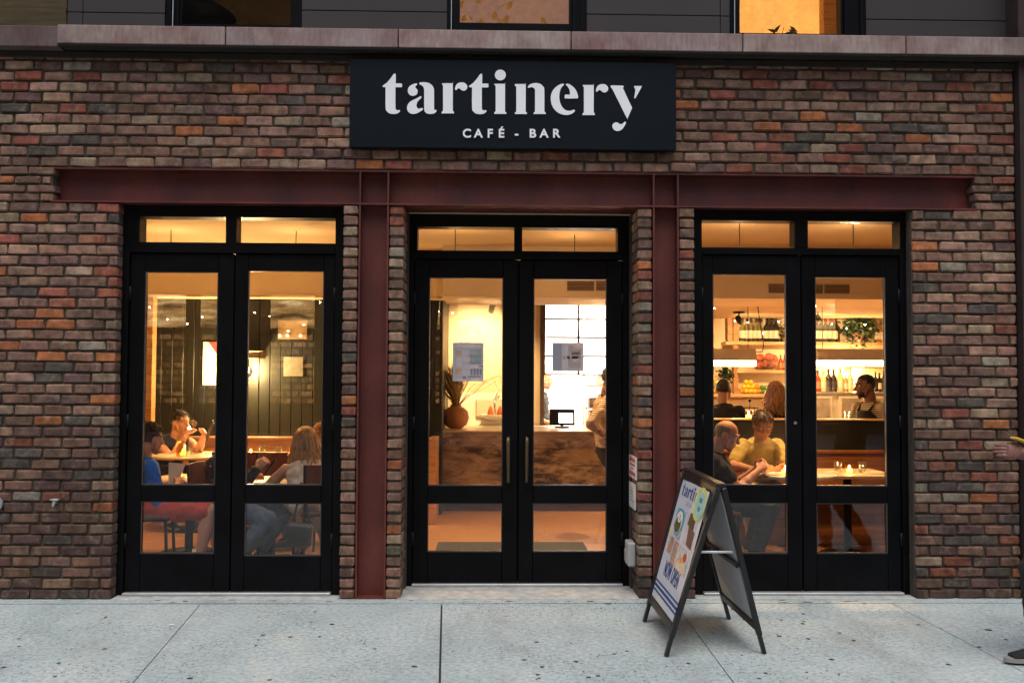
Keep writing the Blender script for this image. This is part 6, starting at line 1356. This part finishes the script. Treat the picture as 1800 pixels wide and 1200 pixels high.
for (q, lab) in ((p8, 'bar stool under the person in the dark shirt'), (p9, 'bar stool under the blond person at the bar')):
    x = q['t'].location.x; t = thing('bar_stool', lab, 'stool', (x, 3.43, 0), group='bar stools'); MB().lathe([(.16, .66), (.17, .67), (.17, .70), (.15, .715)], (x, 3.43, 0), 18).build('seat', SEATM, t)
    for k in range(4): a = .785 + k * 1.5708; MB().tube([(x + .12 * math.cos(a), 3.43 + .12 * math.sin(a), .66), (x + .2 * math.cos(a), 3.43 + .2 * math.sin(a), 0)], .012, 6).build('leg', BLACKM, t)
h = at(1277, 765, 1.2); pv = V((at(1258, 885, 1.25).x, 1.25, .54))
p10 = person('older balding person in a black T-shirt leaning on the table', h, pv, 72, 72, 22, hands={1: at(1334, 826, 1.12), -1: at(1330, 822, 1.3)}, elbows={1: V((-.1, -.5, -1)), -1: V((0, .4, -1))}, feet={1: V((pv.x + .25, 1.0, .08)), -1: V((pv.x + .30, 1.35, .08))}, knees={1: V((1, -.3, .4)), -1: V((1, .2, .4))}, top=BLK, sleeve=.62, legs=BLK, hair='grey', hairstyle='bald', sk=skin('skin_ruddy', (.46, .22, .14)), wide=1.08, fingers='curl')
h = at(1341, 747, 1.75); pv = V((at(1336, 870, 1.95).x, 1.95, .55))
p11 = person('person in an olive T-shirt and glasses looking down at the table', h, pv, 4, -4, 30, hands={1: at(1324, 825, 1.42), -1: at(1362, 826, 1.45)}, elbows={1: V((-1, .2, -.6)), -1: V((1, .2, -.6))}, feet={1: V((pv.x - .2, 1.45, .08)), -1: V((pv.x + .15, 1.5, .08))}, knees={1: V((-.3, -1, .4)), -1: V((.3, -1, .4))}, top=cloth('olive_tee', (.36, .29, .085)), sleeve=.72, legs=KHAKI, hair='brown', hairstyle='short', glasses=True, sk=SKIN2, wide=1.0, shoe=mat('ochre_shoe', (.5, .25, .02), .7))
for (q, yw, lab) in ((p10, 75, 'brown chair under the balding person in black'),):
    chair(q['t'].location.x, q['t'].location.y, yw + 180, lab)
h = at(1521, 679, 3.0); pv = V((at(1533, 800, 3.0).x, 3.0, .86))
STN = stripe_mat('navy_striped_jersey', (.66, .56, .40), (.045, .035, .035), 17, .32)
p12 = person('bartender in profile with shaved head, striped shirt and black apron', h, pv, -62, -86, 6, hands={1: V((pv.x - .22, 2.95, .95)), -1: V((pv.x - .1, 2.72, .9))}, feet={}, top=STN, sleeve=1.5, legs=BLK, hair='black', hairstyle='crop', apron=BLK, sk=SKIN3, beard=True, vox=.0065, S=1.02)
# --- passer-by at the right edge of the picture
q = ground(1828, 1165); fx, fy = q.x, q.y
pv = V((fx + .19, fy + .02, .90)); h = V((fx + .15, fy + .02, 1.60)); hp_ = at(1779, 790, fy + .0)
p13 = person('passer-by in dark clothes at the right edge holding a yellow phone', h, pv, -88, -88, 25, hands={1: hp_ + V((.06, .14, -.03)), -1: hp_ + V((.055, -.02, -.015))}, elbows={1: V((.25, .3, -1)), -1: V((.2, -.2, -1))}, feet={1: V((fx + .30, fy + .16, .085)), -1: V((fx, fy, .085))}, top=BLK, sleeve=1.1, legs=BLK, hair='dark', sk=skin('skin_rosy', (.20, .085, .06)), fingers='open', vox=.0045)
yp = at(1788, 770, fy); tag(MB().box(yp + V((.045, -.01, -.022)), (.15, .075, .012), Matrix.Rotation(R(20), 3, 'Y'), .004).build('phone', mat('yellow_case', (.75, .48, .04), .4)), 'yellow phone held by the passer-by at the right edge', 'phone')
# neighbouring dark wall beyond the brickwork
tag(MB().b2((x_re + .004, -.06, 0), (x_re + 4.2, .4, Z_LED + 3)).build('neighbour_wall', mat('dark_brown_render', (.03, .014, .012), .8, var=.3)), 'dark brown wall of the next building at the right edge', 'wall')
tag(MB().b2((XL - 5, -.03, 0), (XL - .004, .4, Z_LED + 3)).build('neighbour_wall', MATS['dark_brown_render']), 'dark brown wall of the next building beyond the left brick pier', 'wall')
# ------------------------------------------------------------------ across the street (seen in the panes)
t = thing('street_building', 'dark brick building across the street with lit shop windows', 'building', (0, -19, 0))
MB().b2((-26, -26, 0), (-1.6, -19, 15)).b2((4.2, -26, 0), (26, -19, 15)).b2((-1.59, -26, 0), (4.19, -19.05, 7.4)).build('wall', mat('far_brick', (.10, .07, .06), .9, var=.4, scale=3), t)
mt, n, l, b = _new('lit_transom'); pos = n.new('ShaderNodeNewGeometry').outputs['Position']; nz = tex(n, l, scale=2.2, detail=5, vec=pos, stretch=(.5, 1, 2.5)); l.new(ramp(n, l, nz.outputs['Fac'], [(.36, (.06, .03, .01)), (.55, (.5, .27, .09)), (.7, (1, .75, .4))]), b.inputs['Emission Color']); b.inputs['Emission Strength'].default_value = 3.5; b.inputs['Base Color'].default_value = (.05, .03, .02, 1)
LITW = mat('far_window', (.3, .2, .1), .5)
m, n, l, b = _new('lit_shop_window'); pos = n.new('ShaderNodeNewGeometry').outputs['Position']; a = n.new('ShaderNodeTexBrick'); mp = n.new('ShaderNodeMapping'); mp.inputs['Rotation'].default_value = (R(90), 0, 0); l.new(pos, mp.inputs[0]); l.new(mp.outputs[0], a.inputs['Vector']); a.inputs['Scale'].default_value = 1.3; a.inputs['Color1'].default_value = (.55, .26, .08, 1); a.inputs['Color2'].default_value = (.07, .035, .015, 1); a.inputs['Mortar'].default_value = (.02, .01, .005, 1); a.inputs['Mortar Size'].default_value = .05; nz = tex(n, l, scale=5, detail=5, vec=pos); c_ = mixrgb(n, l, 1.0, a.outputs['Color'], ramp(n, l, nz.outputs['Fac'], [(.35, .1), (.65, 1.6)]), 'MULTIPLY'); l.new(c_, b.inputs['Emission Color']); b.inputs['Emission Strength'].default_value = 1.6; b.inputs['Base Color'].default_value = (.05, .03, .02, 1)
for x0 in (-9.5, -7.9, -6.0, -2.6, -.9, 2.2, 4.0, 8.4):
    f = MB().b2((x0 - .08, -19.0, .7), (x0 + 1.28, -18.94, 3.9)).build('window', BLACKM, t)
    MB().b2((x0, -18.938, .8), (x0 + 1.2, -18.93, 2.7)).build('pane', m, f); MB().b2((x0, -18.938, 2.85), (x0 + 1.2, -18.93, 3.75)).build('pane', mt, f)
bl = MB()
for i in range(46): bl.ball((-10 + i * .45 + random.uniform(-.1, .1), -18.6, 3.2 + .35 * math.sin(i * 1.1) + random.uniform(-.2, .2)), .028, 8, 5)
bl.build('bulb_string', emit('string_bulb', (1, .75, .45), 55), t)
tr = thing('street_tree', 'leafy street tree on the far pavement', 'tree', (-1.5, -15.2, 0)); MB().tube([(-1.5, -15.2, 0), (-1.45, -15.2, 2.5), (-1.2, -15.3, 4.6), (-.8, -15.2, 7)], [.2, .16, .12, .05], 10).tube([(-1.4, -15.2, 3), (-2.6, -15, 5), (-3.2, -15, 7)], [.1, .07, .03], 8).tube([(-1.3, -15.2, 3.6), (.4, -15.4, 5.2), (1.6, -15.3, 6.6)], [.09, .06, .03], 8).build('trunk', mat('bark', (.06, .045, .035), .9), tr)
f = MB()
for i in range(2600):
    c0 = random.choice([V((-1, -15.2, 7.2)), V((-2.9, -15, 6.6)), V((1.2, -15.3, 6.6)), V((-.5, -15.2, 8.6))]); q = c0 + V((random.gauss(0, .75), random.gauss(0, .75), random.gauss(0, .65))); a = V((random.uniform(-1, 1), random.uniform(-1, 1), random.uniform(-1, 1))).normalized() * .14; b2 = a.cross(V((random.random(), .3, 1))).normalized() * .07
    f.add([q - a, q + b2, q + a, q - b2], [(0, 1, 2, 3)])
f.build('crown', mat('tree_leaf', (.05, .08, .03), .7), tr)
